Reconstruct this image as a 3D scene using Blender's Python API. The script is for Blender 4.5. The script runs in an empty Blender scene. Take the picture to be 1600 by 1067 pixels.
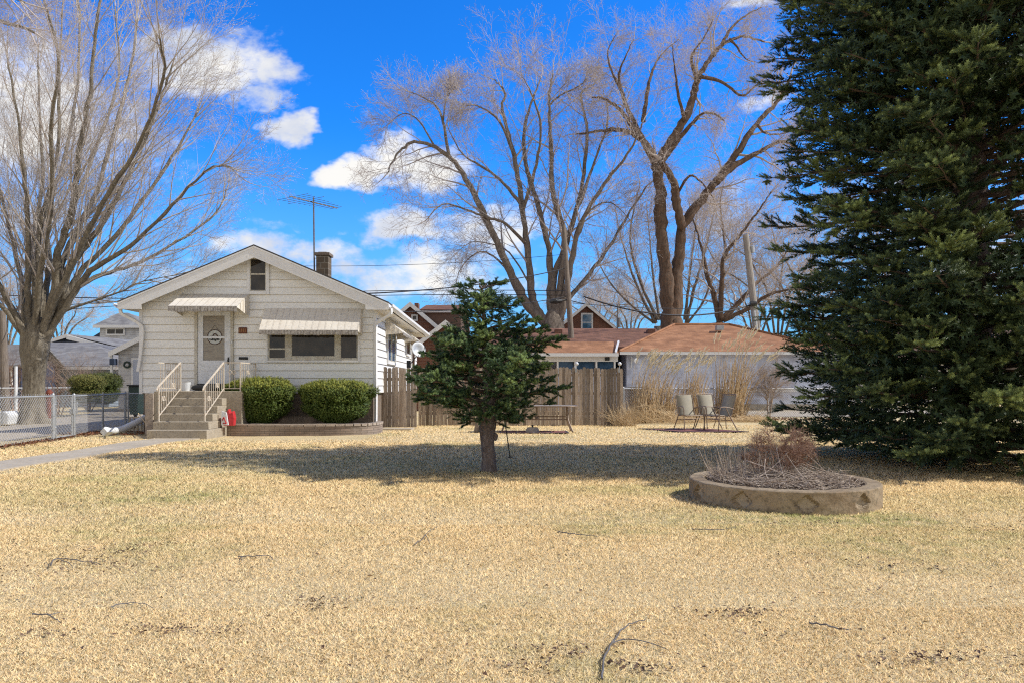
import bpy, math, random
import numpy as np
from mathutils import Vector, Matrix
from mathutils import noise as mnoise

random.seed(7)
NPR = np.random.RandomState(11)
PI = math.pi
R = math.radians
SC = bpy.context.scene
COL = SC.collection
F = 1150.0          # focal length of the photograph in its own pixels
HC = 1.34           # camera height
HZ = 600.0          # horizon row


def W(px, py, d):
    return Vector(((px - 800.0) * d / F, d, HC + (HZ - py) * d / F))


def WX(px, d):
    return (px - 800.0) * d / F


def WZ(py, d):
    return HC + (HZ - py) * d / F


# ------------------------------------------------------------------ materials
def new_mat(name):
    m = bpy.data.materials.new(name)
    m.use_nodes = True
    nt = m.node_tree
    b = nt.nodes['Principled BSDF']
    return m, nt, b


def mixc(nt, fac, a, b, mode='MIX'):
    n = nt.nodes.new('ShaderNodeMix')
    n.data_type = 'RGBA'
    n.blend_type = mode
    for sock, v in ((n.inputs[0], fac), (n.inputs[6], a), (n.inputs[7], b)):
        if isinstance(v, (int, float)):
            sock.default_value = v
        elif isinstance(v, (tuple, list)):
            sock.default_value = (v[0], v[1], v[2], 1)
        else:
            nt.links.new(v, sock)
    return n.outputs[2]


def coords(nt, scale=(1, 1, 1), kind='Object', rot=(0, 0, 0)):
    tc = nt.nodes.new('ShaderNodeTexCoord')
    mp = nt.nodes.new('ShaderNodeMapping')
    mp.inputs['Scale'].default_value = scale
    mp.inputs['Rotation'].default_value = rot
    if kind == 'World':
        g = nt.nodes.new('ShaderNodeNewGeometry')
        nt.links.new(g.outputs['Position'], mp.inputs[0])
    else:
        nt.links.new(tc.outputs[kind], mp.inputs[0])
    return mp.outputs[0]


def noise(nt, vec, scale=5, detail=4, rough=.55, lo=.35, hi=.65):
    n = nt.nodes.new('ShaderNodeTexNoise')
    n.inputs['Scale'].default_value = scale
    n.inputs['Detail'].default_value = detail
    n.inputs['Roughness'].default_value = rough
    nt.links.new(vec, n.inputs['Vector'])
    r = nt.nodes.new('ShaderNodeMapRange')
    r.inputs[1].default_value = lo
    r.inputs[2].default_value = hi
    nt.links.new(n.outputs[0], r.inputs[0])
    return r.outputs[0]


def bump(nt, b, h, strength=.4, dist=.02):
    n = nt.nodes.new('ShaderNodeBump')
    n.inputs['Strength'].default_value = strength
    n.inputs['Distance'].default_value = dist
    nt.links.new(h, n.inputs['Height'])
    nt.links.new(n.outputs[0], b.inputs['Normal'])


def attr(nt, name='tint'):
    a = nt.nodes.new('ShaderNodeAttribute')
    a.attribute_name = name
    return a.outputs['Fac']


def mat_noise(name, c1, c2, scale=4, c3=None, scale3=30, rough=.85, stretch=(1, 1, 1), bmp=0, tint=False,
              spec=.3, metal=0, kind='Object', lo=.35, hi=.65, tdark=.55, bdist=.01):
    m, nt, b = new_mat(name)
    v = coords(nt, stretch, kind)
    f = noise(nt, v, scale, 5, .6, lo, hi)
    c = mixc(nt, f, c1, c2)
    if c3 is not None:
        f3 = noise(nt, v, scale3, 4, .65, .5, .72)
        c = mixc(nt, f3, c, c3)
    if tint:
        t = attr(nt)
        dark = mixc(nt, 1.0, c, (tdark, tdark, tdark), 'MULTIPLY')
        c = mixc(nt, t, dark, c)
    nt.links.new(c, b.inputs['Base Color'])
    b.inputs['Roughness'].default_value = rough
    b.inputs['Specular IOR Level'].default_value = spec
    b.inputs['Metallic'].default_value = metal
    if bmp:
        bump(nt, b, noise(nt, v, scale3, 5, .7, .2, .8), bmp, bdist)
    return m


def mat_brick(name, c1, c2, mortar, bw=.2, bh=.065, msz=.008, plane='xz', rough=.9, bmp=.3, offs=.5):
    m, nt, b = new_mat(name)
    tc = nt.nodes.new('ShaderNodeTexCoord')
    sp = nt.nodes.new('ShaderNodeSeparateXYZ')
    nt.links.new(tc.outputs['Object'], sp.inputs[0])
    cb = nt.nodes.new('ShaderNodeCombineXYZ')
    if plane == 'xz':
        ad = nt.nodes.new('ShaderNodeMath')
        nt.links.new(sp.outputs[0], ad.inputs[0])
        nt.links.new(sp.outputs[1], ad.inputs[1])
        nt.links.new(ad.outputs[0], cb.inputs[0])
        nt.links.new(sp.outputs[2], cb.inputs[1])
    elif plane == 'xz2':
        nt.links.new(sp.outputs[0], cb.inputs[0])
        nt.links.new(sp.outputs[2], cb.inputs[1])
    else:
        nt.links.new(sp.outputs[1], cb.inputs[0])
        nt.links.new(sp.outputs[2], cb.inputs[1])
    br = nt.nodes.new('ShaderNodeTexBrick')
    nt.links.new(cb.outputs[0], br.inputs['Vector'])
    br.inputs['Color1'].default_value = (*c1, 1)
    br.inputs['Color2'].default_value = (*c2, 1)
    br.inputs['Mortar'].default_value = (*mortar, 1)
    br.inputs['Scale'].default_value = 1
    br.inputs['Mortar Size'].default_value = msz
    br.inputs['Mortar Smooth'].default_value = .3
    br.inputs['Brick Width'].default_value = bw
    br.inputs['Row Height'].default_value = bh
    br.offset = offs
    v = coords(nt)
    f = noise(nt, v, 1.3, 5, .6)
    c = mixc(nt, f, br.outputs[0], mixc(nt, 1.0, br.outputs[0], (.62, .6, .6), 'MULTIPLY'))
    f2 = noise(nt, v, 45, 3, .6, .3, .8)
    c = mixc(nt, f2, c, mixc(nt, 1.0, c, (.7, .7, .7), 'MULTIPLY'))
    nt.links.new(c, b.inputs['Base Color'])
    b.inputs['Roughness'].default_value = rough
    b.inputs['Specular IOR Level'].default_value = .2
    bump(nt, b, br.outputs[1], -bmp, .01)
    return m


def mat_glass(name, c=(.022, .018, .014), rough=.03, spec=.4):
    m, nt, b = new_mat(name)
    v = coords(nt)
    f = noise(nt, v, 3, 3, .5)
    nt.links.new(mixc(nt, f, c, tuple(x * 2.2 + .004 for x in c)), b.inputs['Base Color'])
    b.inputs['Roughness'].default_value = rough
    b.inputs['Specular IOR Level'].default_value = spec
    return m


M = {}
M['siding'] = mat_noise('cream_siding', (.88, .87, .83), (.84, .83, .79), 1.2, (.72, .69, .63), 9, .55, (1, 1, 2.5), tint=True, tdark=.9)
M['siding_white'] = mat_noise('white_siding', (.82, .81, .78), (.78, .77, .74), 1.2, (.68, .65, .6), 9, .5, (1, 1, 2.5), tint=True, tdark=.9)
M['lap_shadow'] = mat_noise('lap_shadow', (.48, .43, .35), (.56, .51, .43), 2)  # dark tan paint in place of the shadow line under each lap
M['lap_shadow2'] = mat_noise('lap_shadow_white', (.30, .28, .25), (.22, .2, .18), 2)  # same painted lap shadow for the side walls
M['trim'] = mat_noise('white_paint_trim', (.76, .75, .73), (.71, .70, .68), 3, (.62, .59, .54), 22, .5)
M['trim_dirty'] = mat_noise('chipped_trim', (.60, .57, .48), (.48, .44, .36), 6, (.25, .20, .15), 25, .7)
M['soffit'] = mat_noise('soffit_paint', (.66, .62, .54), (.60, .56, .49), 3, (.5, .45, .38), 20, .6)
M['shingle_dark'] = mat_noise('dark_shingle', (.06, .055, .05), (.10, .09, .08), 12, (.04, .04, .04), 60, .95, bmp=.4)
M['awning'] = mat_noise('weathered_canvas_metal', (.74, .69, .60), (.68, .62, .53), 3, (.56, .50, .42), 14, .65, (1, 1, 1), tint=True, tdark=.94)
M['valance'] = mat_noise('grimy_valance', (.42, .39, .35), (.20, .17, .15), 16, (.62, .58, .5), 34, .8)
M['concrete'] = mat_noise('concrete', (.42, .36, .27), (.33, .28, .21), 3, (.20, .165, .12), 26, .9, bmp=.3)
M['concrete_light'] = mat_noise('driveway_concrete', (.47, .40, .30), (.39, .33, .245), 1.1, (.29, .24, .18), 14, .9, bmp=.15)
M['foundation'] = mat_noise('foundation', (.20, .15, .11), (.13, .10, .08), 4, (.26, .22, .17), 20, .9, bmp=.3)
M['bedbrick'] = mat_brick('retaining_brick', (.42, .33, .26), (.33, .27, .22), (.18, .15, .12), .26, .062, .006, 'xz2', bmp=.7)
M['cap'] = mat_noise('brick_cap', (.45, .37, .29), (.34, .28, .23), 6, (.14, .11, .09), 40, .9, (1, 1, 1), bmp=.3)
M['iron'] = mat_noise('cream_painted_iron', (.66, .60, .50), (.60, .52, .40), 5, (.36, .18, .09), 30, .55)
M['glass'] = mat_glass('dark_window_glass')
M['glass_blue'] = mat_glass('sky_window_glass', (.03, .08, .14), .04)
M['glass_blue'].node_tree.nodes['Principled BSDF'].inputs['Specular IOR Level'].default_value = 1.0
M['glass_porch'] = mat_glass('porch_glass', (.02, .04, .07), .1, .3)
M['blind'] = mat_noise('behind_door_glass', (.33, .29, .22), (.25, .21, .16), 4, (.14, .11, .09), 9, .3, (1, 1, 6), spec=.6)
M['dark'] = mat_noise('black_metal', (.02, .02, .02), (.035, .035, .035), 8, None, 30, .5)
M['brownplate'] = mat_noise('brown_plaque', (.10, .025, .012), (.15, .05, .02), 30, None, 30, .5)
M['gold'] = mat_noise('tan_marks', (.42, .22, .09), (.36, .18, .08), 30, None, 30, .5)
M['ink'] = mat_noise('sign_ink', (.02, .02, .022), (.03, .03, .03), 30, None, 30, .6)
M['signface'] = mat_noise('sign_face', (.55, .56, .52), (.48, .49, .46), 10, None, 30, .6)
M['signrim'] = mat_noise('sign_rim', (.10, .05, .03), (.07, .04, .03), 30, None, 30, .6)
M['red'] = mat_noise('red_paint', (.52, .035, .03), (.42, .03, .03), 10, None, 30, .6)
M['rust'] = mat_noise('rusty_red', (.26, .07, .04), (.18, .05, .03), 8, None, 30, .7)
M['blue'] = mat_noise('blue_plastic', (.03, .12, .40), (.03, .10, .33), 10, None, 30, .5)
M['white_plastic'] = mat_noise('white_plastic', (.74, .75, .76), (.64, .65, .66), 6, (.5, .49, .46), 25, .45)
M['chimney'] = mat_brick('chimney_block', (.20, .15, .10), (.15, .115, .08), (.30, .26, .2), .25, .19, .012)
M['metal_rod'] = mat_noise('galvanised_rod', (.22, .21, .20), (.15, .14, .13), 9, (.12, .08, .06), 30, .5, metal=.5)
M['galv'] = mat_noise('galvanised_steel', (.42, .43, .44), (.34, .35, .35), 9, (.25, .24, .22), 40, .45, metal=.3)
M['wire'] = mat_noise('chain_link_wire', (.50, .50, .50), (.40, .40, .39), 9, None, 40, .5, metal=.35)
M['fencewood'] = mat_noise('weathered_fence_wood', (.50, .41, .32), (.34, .265, .20), 2.4, (.15, .10, .075), 9, .95, (7, 7, .55), bmp=.5, tint=True, tdark=.42)
M['newpost'] = mat_noise('new_cedar', (.55, .28, .09), (.48, .23, .07), 3, None, 30, .8, (8, 8, 1))
M['pole'] = mat_noise('utility_pole_wood', (.25, .205, .165), (.165, .13, .10), 2, (.09, .07, .055), 8, .95, (8, 8, .5), bmp=.4)
M['pole_light'] = mat_noise('utility_pole_grey', (.38, .35, .31), (.28, .25, .22), 2, (.16, .14, .12), 8, .95, (8, 8, .5), bmp=.4)
M['bark_maple'] = mat_noise('maple_bark', (.31, .265, .195), (.19, .158, .112), 3.0, (.09, .07, .05), 11, .95, (3, 3, .8), bmp=.8, bdist=.04)
M['bark_elm'] = mat_noise('elm_bark', (.17, .12, .085), (.09, .062, .043), 2.6, (.24, .12, .065), 7, .95, (3, 3, .6), bmp=.8, bdist=.05)
M['bark_grey'] = mat_noise('grey_bark', (.28, .23, .185), (.16, .13, .10), 2.6, (.09, .07, .055), 9, .95, (3, 3, .6), bmp=.8, bdist=.05)
M['twig_maple'] = mat_noise('maple_twigs', (.56, .50, .44), (.42, .36, .30), .6, (.38, .28, .23), 4, .8)
M['twig_pink'] = mat_noise('budding_twigs', (.54, .48, .44), (.40, .34, .31), .5, (.44, .33, .28), 3, .8)
M['twig_elm'] = mat_noise('elm_twigs', (.60, .51, .44), (.46, .38, .32), .5, (.62, .52, .44), 3, .8)
M['twig_tan'] = mat_noise('shrub_twigs', (.40, .32, .25), (.30, .23, .18), .8, (.22, .12, .08), 6, .8)
M['bark_pine'] = mat_noise('spruce_bark', (.15, .105, .085), (.085, .058, .048), 7, (.20, .155, .13), 18, .95, (1, 1, .6), bmp=1, bdist=.03)
M['bark_pine2'] = mat_noise('small_spruce_bark', (.19, .15, .13), (.12, .09, .075), 9, (.27, .23, .21), 22, .95, (1, 1, .6), bmp=1, bdist=.03)
M['deadtwig'] = mat_noise('dead_twigs', (.16, .11, .08), (.10, .07, .05), 3, (.24, .18, .14), 10, .9)
M['shinglered'] = mat_brick('red_shingles', (.50, .255, .135), (.40, .195, .10), (.24, .12, .065), .34, .075, .005, 'xz2', bmp=.4)
M['shinglered2'] = mat_brick('brown_shingles', (.30, .15, .10), (.21, .11, .075), (.13, .07, .05), .34, .085, .006, 'xz2', bmp=.4)
M['shinglegrey'] = mat_brick('grey_shingles', (.33, .32, .30), (.27, .26, .25), (.19, .185, .18), .34, .09, .006, 'xz2', bmp=.3)
M['shinglebrown'] = mat_noise('old_roof', (.18, .11, .08), (.13, .085, .065), 3, (.10, .07, .055), 20, .95)
M['brick'] = mat_brick('house_brick', (.27, .105, .06), (.19, .075, .048), (.30, .22, .17), .22, .075, .01)
M['navy'] = mat_noise('navy_siding', (.035, .05, .085), (.045, .06, .10), 3, None, 30, .7)
M['bluewall'] = mat_brick('pale_blue_siding', (.48, .56, .64), (.45, .53, .61), (.24, .30, .36), 6, .2, .012, 'xz2', bmp=.4)
M['whitewall'] = mat_brick('pale_siding', (.74, .80, .95), (.71, .77, .92), (.60, .66, .80), 9, .17, .008, 'xz2', bmp=.4)
M['whitewall_w'] = mat_brick('clean_siding', (.74, .74, .73), (.70, .70, .69), (.40, .40, .40), 9, .2, .01, 'xz2', bmp=.4)
M['greenbin'] = mat_noise('dark_green_plastic', (.025, .05, .04), (.02, .035, .03), 6, None, 30, .5)
M['bag'] = mat_noise('red_bag', (.55, .04, .045), (.45, .03, .035), 12, None, 30, .45)
M['sling'] = mat_noise('taupe_sling_fabric', (.36, .325, .25), (.31, .28, .22), 8, (.27, .24, .19), 60, .8)
M['bronze'] = mat_noise('bronze_tube_frame', (.26, .19, .14), (.20, .145, .105), 8, (.32, .26, .2), 30, .45, metal=.25)
M['tabletop'] = mat_noise('frosted_table_glass', (.44, .42, .37), (.38, .36, .32), 9, (.30, .28, .25), 40, .25, spec=.6)
M['rug'] = mat_noise('faded_red_mat', (.30, .12, .10), (.22, .09, .08), 4, (.10, .06, .06), 12, .95)
M['rugedge'] = mat_noise('mat_dark_border', (.05, .04, .055), (.09, .075, .09), 6, None, 30, .95)
M['stone'] = mat_noise('umbrella_base_stone', (.34, .31, .27), (.24, .215, .185), 8, (.42, .4, .36), 30, .9, bmp=.4)
M['planter'] = mat_noise('aged_planter_concrete', (.36, .28, .18), (.25, .18, .11), 2.6, (.14, .11, .07), 20, .92, bmp=.6, bdist=.012)
M['planter_pale'] = mat_noise('planter_recess', (.46, .38, .27), (.38, .30, .2), 6, (.18, .13, .09), 25, .9, bmp=.4)
M['soil'] = mat_noise('planter_mulch', (.13, .085, .055), (.07, .045, .03), 10, (.20, .14, .09), 40, 1, bmp=1, bdist=.03)
M['stem_pale'] = mat_noise('bleached_stems', (.62, .52, .42), (.48, .38, .29), 4, (.32, .2, .14), 20, .85, tint=True, tdark=.5)
M['stem_brown'] = mat_noise('russet_twigs', (.36, .22, .15), (.27, .15, .10), 4, (.42, .31, .23), 20, .85, tint=True, tdark=.6)
M['plume'] = mat_noise('straw_plume', (.98, .90, .70), (.95, .82, .58), 4, None, 20, .9, tint=True, tdark=.7)
M['straw'] = mat_noise('straw_stalk', (.86, .68, .43), (.72, .52, .29), 4, (.42, .25, .13), 12, .9, tint=True, tdark=.6)
M['stick'] = mat_noise('grey_fallen_stick', (.17, .16, .155), (.10, .09, .085), 10, None, 20, .9)
M['lilac'] = mat_noise('garage_metal_door', (.40, .43, .50), (.36, .39, .46), 2, None, 20, .5)


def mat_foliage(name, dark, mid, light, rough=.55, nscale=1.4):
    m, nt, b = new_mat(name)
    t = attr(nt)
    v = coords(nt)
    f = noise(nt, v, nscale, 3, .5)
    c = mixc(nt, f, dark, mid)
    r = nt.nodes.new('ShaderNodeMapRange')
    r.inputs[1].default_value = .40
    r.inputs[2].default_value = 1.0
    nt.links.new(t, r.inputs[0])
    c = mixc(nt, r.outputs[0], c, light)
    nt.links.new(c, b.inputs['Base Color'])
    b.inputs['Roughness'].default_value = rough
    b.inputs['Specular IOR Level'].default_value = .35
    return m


M['needles'] = mat_foliage('spruce_needles', (.030, .054, .021), (.058, .088, .030), (.36, .43, .13))  # last colour paints sunlit highlights onto the needles
M['needles2'] = mat_foliage('young_spruce_needles', (.045, .085, .034), (.065, .115, .042), (.27, .36, .10), nscale=2.5)  # last colour is again a painted sun highlight
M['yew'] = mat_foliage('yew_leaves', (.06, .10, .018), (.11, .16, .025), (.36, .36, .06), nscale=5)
M['boxhedge'] = mat_foliage('hedge_leaves', (.07, .10, .02), (.13, .14, .03), (.26, .24, .06), nscale=2)


def add_translucent(nt, b, c, k=.7):
    tr = nt.nodes.new('ShaderNodeBsdfTranslucent')
    nt.links.new(mixc(nt, 1.0, c, (k, k, k), 'MULTIPLY'), tr.inputs['Color'])
    if b.inputs['Normal'].is_linked:
        nt.links.new(b.inputs['Normal'].links[0].from_socket, tr.inputs['Normal'])
    ad = nt.nodes.new('ShaderNodeAddShader')
    nt.links.new(b.outputs[0], ad.inputs[0]); nt.links.new(tr.outputs[0], ad.inputs[1])
    out = [n for n in nt.nodes if n.type == 'OUTPUT_MATERIAL'][0]
    nt.links.new(ad.outputs[0], out.inputs['Surface'])


def soft_normal(nt, b, k):
    g = nt.nodes.new('ShaderNodeNewGeometry')
    m = nt.nodes.new('ShaderNodeMix'); m.data_type = 'VECTOR'; m.inputs[0].default_value = k
    nt.links.new(g.outputs['Normal'], m.inputs[4]); m.inputs[5].default_value = (.12, 0, 1)
    n = nt.nodes.new('ShaderNodeVectorMath'); n.operation = 'NORMALIZE'
    nt.links.new(m.outputs[1], n.inputs[0]); nt.links.new(n.outputs[0], b.inputs['Normal'])


def mat_lawn(name, blades):
    m, nt, b = new_mat(name)
    v = coords(nt, kind='World')
    straw = mixc(nt, noise(nt, v, 1.1, 5, .6), (.83, .69, .395), (.745, .595, .315))
    fine = noise(nt, v, 26, 4, .7, .3, .75)
    straw = mixc(nt, fine, straw, (.60, .46, .27))
    big = noise(nt, v, .42, 4, .6, .53, .68)
    # greener around the planter and under the shade of the spruce
    gp = nt.nodes.new('ShaderNodeNewGeometry')
    fac = None
    for (cx, cy, rx, ry, k) in ((2.6, 7.3, 2.6, 1.0, .75), (-3.0, 12.0, 5.5, 2.2, .6), (-5.0, 9.0, 2.2, 1.4, .65), (1.5, 12, 4, 1.6, .45), (6.5, 8.2, 3.5, 1.2, .5), (-3.6, 6.9, 1.0, .6, .5), (1.9, 9.3, 1.8, .7, .8), (-5.6, 10.4, 1.6, .8, .9), (3.6, 6.3, 2.2, .8, .6), (6.2, 6.4, 1.6, .7, .5)):
        sub = nt.nodes.new('ShaderNodeVectorMath'); sub.operation = 'SUBTRACT'
        sub.inputs[1].default_value = (cx, cy, 0)
        nt.links.new(gp.outputs['Position'], sub.inputs[0])
        mul = nt.nodes.new('ShaderNodeVectorMath'); mul.operation = 'MULTIPLY'
        mul.inputs[1].default_value = (1 / rx, 1 / ry, 0)
        nt.links.new(sub.outputs[0], mul.inputs[0])
        ln = nt.nodes.new('ShaderNodeVectorMath'); ln.operation = 'LENGTH'
        nt.links.new(mul.outputs[0], ln.inputs[0])
        mr = nt.nodes.new('ShaderNodeMapRange'); mr.interpolation_type = 'SMOOTHSTEP'
        mr.inputs[1].default_value = 1.25; mr.inputs[2].default_value = .15
        mr.inputs[3].default_value = 0; mr.inputs[4].default_value = k * .9
        nt.links.new(ln.outputs['Value'], mr.inputs[0])
        if fac is None:
            fac = mr.outputs[0]
        else:
            mx = nt.nodes.new('ShaderNodeMath'); mx.operation = 'MAXIMUM'
            nt.links.new(fac, mx.inputs[0]); nt.links.new(mr.outputs[0], mx.inputs[1]); fac = mx.outputs[0]
    ad = nt.nodes.new('ShaderNodeMath'); ad.operation = 'ADD'
    bg = nt.nodes.new('ShaderNodeMath'); bg.operation = 'MULTIPLY'; bg.inputs[1].default_value = .75
    nt.links.new(big, bg.inputs[0])
    nt.links.new(fac, ad.inputs[0]); nt.links.new(bg.outputs[0], ad.inputs[1])
    med = noise(nt, v, 5.5, 5, .75, .36, .62)
    mm = nt.nodes.new('ShaderNodeMath'); mm.operation = 'MULTIPLY'; mm.use_clamp = True
    nt.links.new(ad.outputs[0], mm.inputs[0]); nt.links.new(med, mm.inputs[1])
    green = mm.outputs[0]
    if blades:
        t = attr(nt)
        c = mixc(nt, green, straw, (.37, .38, .15))
        r = nt.nodes.new('ShaderNodeMapRange')
        nt.links.new(t, r.inputs[0])
        c = mixc(nt, r.outputs[0], mixc(nt, 1.0, c, (.68, .63, .56), 'MULTIPLY'), mixc(nt, 1.0, c, (1.18, 1.18, 1.25), 'MULTIPLY'))
        r2 = nt.nodes.new('ShaderNodeMapRange'); r2.inputs[1].default_value = .085; r2.inputs[2].default_value = .06
        nt.links.new(t, r2.inputs[0])
        c = mixc(nt, r2.outputs[0], c, (.13, .13, .07))
        soft_normal(nt, b, .85)
    else:
        c = mixc(nt, green, straw, (.28, .27, .11))
        dk = noise(nt, v, 60, 3, .7, .45, .7)
        c = mixc(nt, dk, c, (.36, .25, .13))
        clump = noise(nt, v, 9, 4, .7, .66, .74)
        c = mixc(nt, clump, c, (.16, .105, .06))
        bump(nt, b, noise(nt, v, 70, 4, .8, .2, .8), .6, .02)
    nt.links.new(c, b.inputs['Base Color'])
    b.inputs['Roughness'].default_value = .9
    b.inputs['Specular IOR Level'].default_value = .05
    if blades:
        add_translucent(nt, b, c, .9)
    return m


M['lawn'] = mat_lawn('dormant_lawn', False)
M['blades'] = mat_lawn('dormant_blades', True)
M['leaf'] = mat_noise('dry_leaves', (.24, .14, .085), (.14, .085, .055), 4, (.36, .26, .19), 9, .8, kind='World', tint=True, tdark=.4)
M['leaf_russet'] = mat_noise('russet_leaves', (.26, .11, .05), (.17, .07, .035), 4, (.30, .17, .10), 9, .8, kind='World', tint=True, tdark=.5)
M['leaf'].use_backface_culling = False


# ------------------------------------------------------------------ mesh builder
ORG = {}


def link(o, parent=None):
    COL.objects.link(o)
    if parent is not None:
        o.parent = parent


def tagit(o, label=None, cat=None, group=None, kind=None):
    if label: o['label'] = label
    if cat: o['category'] = cat
    if group: o['group'] = group
    if kind: o['kind'] = kind
    return o


def empty(name, loc, label, cat, group=None, rz=0, local=False):
    o = bpy.data.objects.new(name, None)
    o.empty_display_size = .2
    o.location = loc
    o.rotation_euler = (0, 0, rz)
    link(o)
    ORG[o.name] = Vector((0, 0, 0)) if local else Vector(loc)
    return tagit(o, label, cat, group)


class MB:
    def __init__(s):
        s.v = []; s.f = []; s.t = []; s.T = None; s.m = []; s.mi = 0
        s.extra = []     # numpy chunks (verts, tris, tint)

    def vert(s, p):
        p = Vector(p)
        if s.T is not None: p = s.T @ p
        s.v.append((p.x, p.y, p.z))
        return len(s.v) - 1

    def face(s, idx, t=1.0):
        s.f.append(tuple(idx)); s.t.append(t); s.m.append(s.mi)

    def poly(s, pts, t=1.0):
        s.face([s.vert(p) for p in pts], t)

    def box(s, x0, x1, y0, y1, z0, z1, t=1.0):
        a = [s.vert(p) for p in ((x0, y0, z0), (x1, y0, z0), (x1, y1, z0), (x0, y1, z0), (x0, y0, z1), (x1, y0, z1), (x1, y1, z1), (x0, y1, z1))]
        for q in ((0, 3, 2, 1), (4, 5, 6, 7), (0, 1, 5, 4), (1, 2, 6, 5), (2, 3, 7, 6), (3, 0, 4, 7)):
            s.face([a[i] for i in q], t)

    def prism(s, pts2, y0, y1, t=1.0, axis='y'):
        """extrude a polygon (x,z) from y0 to y1 (or, axis 'z', polygon (x,y) between heights)"""
        n = len(pts2)
        if axis == 'y':
            a = [s.vert((x, y0, z)) for x, z in pts2]; b = [s.vert((x, y1, z)) for x, z in pts2]
        elif axis == 'x':
            a = [s.vert((y0, x, z)) for x, z in pts2]; b = [s.vert((y1, x, z)) for x, z in pts2]
        else:
            a = [s.vert((x, y, y0)) for x, y in pts2]; b = [s.vert((x, y, y1)) for x, y in pts2]
        s.face(a, t); s.face(list(reversed(b)), t)
        for i in range(n):
            j = (i + 1) % n
            s.face((a[j], a[i], b[i], b[j]), t)

    def tube(s, pts, rad, n=6, t=1.0, cap=True, ang=0.0, gn=0.0, gf=2.0, gz=.6):
        pts = [Vector(p) for p in pts]
        if not hasattr(rad, '__len__'): rad = [rad] * len(pts)
        rings = []
        prev = None
        L = len(pts)
        for i, p in enumerate(pts):
            if i == 0: d = pts[1] - pts[0]
            elif i == L - 1: d = pts[-1] - pts[-2]
            else: d = pts[i + 1] - pts[i - 1]
            if d.length < 1e-9: d = Vector((0, 0, 1))
            d.normalize()
            if prev is None:
                u = Vector((0, 0, 1)).cross(d)
                if u.length < .1: u = Vector((1, 0, 0)).cross(d)
            else:
                u = prev - d * prev.dot(d)
                if u.length < 1e-6: u = Vector((1, 0, 0)).cross(d)
            u.normalize(); prev = u
            w = d.cross(u)
            ring = []
            for k in range(n):
                a = 2 * PI * k / n + ang
                k2 = 1.0
                if gn:
                    k2 = 1 + gn * 2 * mnoise.noise(Vector((math.cos(a) * gf + p.x * .3, math.sin(a) * gf, p.z * gz + p.x)))
                ring.append(s.vert(p + (u * math.cos(a) + w * math.sin(a)) * rad[i] * k2))
            rings.append(ring)
        for i in range(L - 1):
            A, B = rings[i], rings[i + 1]
            for k in range(n):
                j = (k + 1) % n
                s.face((A[k], A[j], B[j], B[k]), t)
        if cap:
            s.face(list(reversed(rings[0])), t); s.face(rings[-1], t)

    def bar(s, a, b, r, n=4, t=1.0):
        s.tube([a, b], r, n, t, True, PI / 4 if n == 4 else 0)

    def lathe(s, prof, n=24, c=(0, 0, 0), t=1.0, sx=1, sy=1):
        rings = []
        for r, z in prof:
            rings.append([s.vert((c[0] + r * sx * math.cos(2 * PI * k / n), c[1] + r * sy * math.sin(2 * PI * k / n), c[2] + z)) for k in range(n)])
        for A, B in zip(rings, rings[1:]):
            for k in range(n):
                j = (k + 1) % n
                s.face((A[k], A[j], B[j], B[k]), t)
        s.face(list(reversed(rings[0])), t); s.face(rings[-1], t)

    def build(s, name, mat, parent=None, smooth=False, bevel=0, local=False):
        me = bpy.data.meshes.new(name)
        org = Vector((0, 0, 0))
        if parent is not None and not local:
            org = ORG.get(parent.name, org)
        o = org
        if s.extra:
            V = [np.array(s.v, dtype=np.float32).reshape(-1, 3)]
            tris = []; tt = []
            for f, t in zip(s.f, s.t):
                for k in range(1, len(f) - 1):
                    tris.append((f[0], f[k], f[k + 1])); tt.append(t)
            TR = [np.array(tris, dtype=np.int32).reshape(-1, 3)]
            TT = [np.array(tt, dtype=np.float32)]
            off = len(s.v)
            for v, tr, ti in s.extra:
                V.append(v); TR.append(tr + off); TT.append(ti); off += len(v)
            V = np.concatenate(V) - np.array(o, dtype=np.float32); TR = np.concatenate(TR); TT = np.concatenate(TT)
            me.vertices.add(len(V)); me.vertices.foreach_set('co', V.astype(np.float32).ravel())
            me.loops.add(len(TR) * 3); me.loops.foreach_set('vertex_index', TR.ravel().astype(np.int32))
            me.polygons.add(len(TR)); me.polygons.foreach_set('loop_start', np.arange(0, len(TR) * 3, 3, dtype=np.int32))
            me.update(calc_edges=True)
            at = me.attributes.new('tint', 'FLOAT', 'FACE'); at.data.foreach_set('value', TT.astype(np.float32))
            if smooth:
                me.polygons.foreach_set('use_smooth', np.ones(len(TR), dtype=bool))
        else:
            me.from_pydata([(a - o.x, b - o.y, c - o.z) for a, b, c in s.v], [], s.f)
            at = me.attributes.new('tint', 'FLOAT', 'FACE'); at.data.foreach_set('value', s.t)
            if smooth:
                me.polygons.foreach_set('use_smooth', [True] * len(s.f))
            if isinstance(mat, (list, tuple)):
                me.polygons.foreach_set('material_index', s.m)
        for mm in (mat if isinstance(mat, (list, tuple)) else [mat]):
            me.materials.append(mm)
        me.validate()
        ob = bpy.data.objects.new(name, me)
        link(ob, parent)
        ORG[ob.name] = org
        if bevel:
            bm = ob.modifiers.new('Bevel', 'BEVEL'); bm.width = bevel; bm.segments = 2; bm.limit_method = 'ANGLE'
        return ob


# ------------------------------------------------------------------ growing things
def rnd(a, b): return random.uniform(a, b)


def rvec():
    while True:
        v = Vector((rnd(-1, 1), rnd(-1, 1), rnd(-1, 1)))
        if .01 < v.length < 1: return v.normalized()


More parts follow.
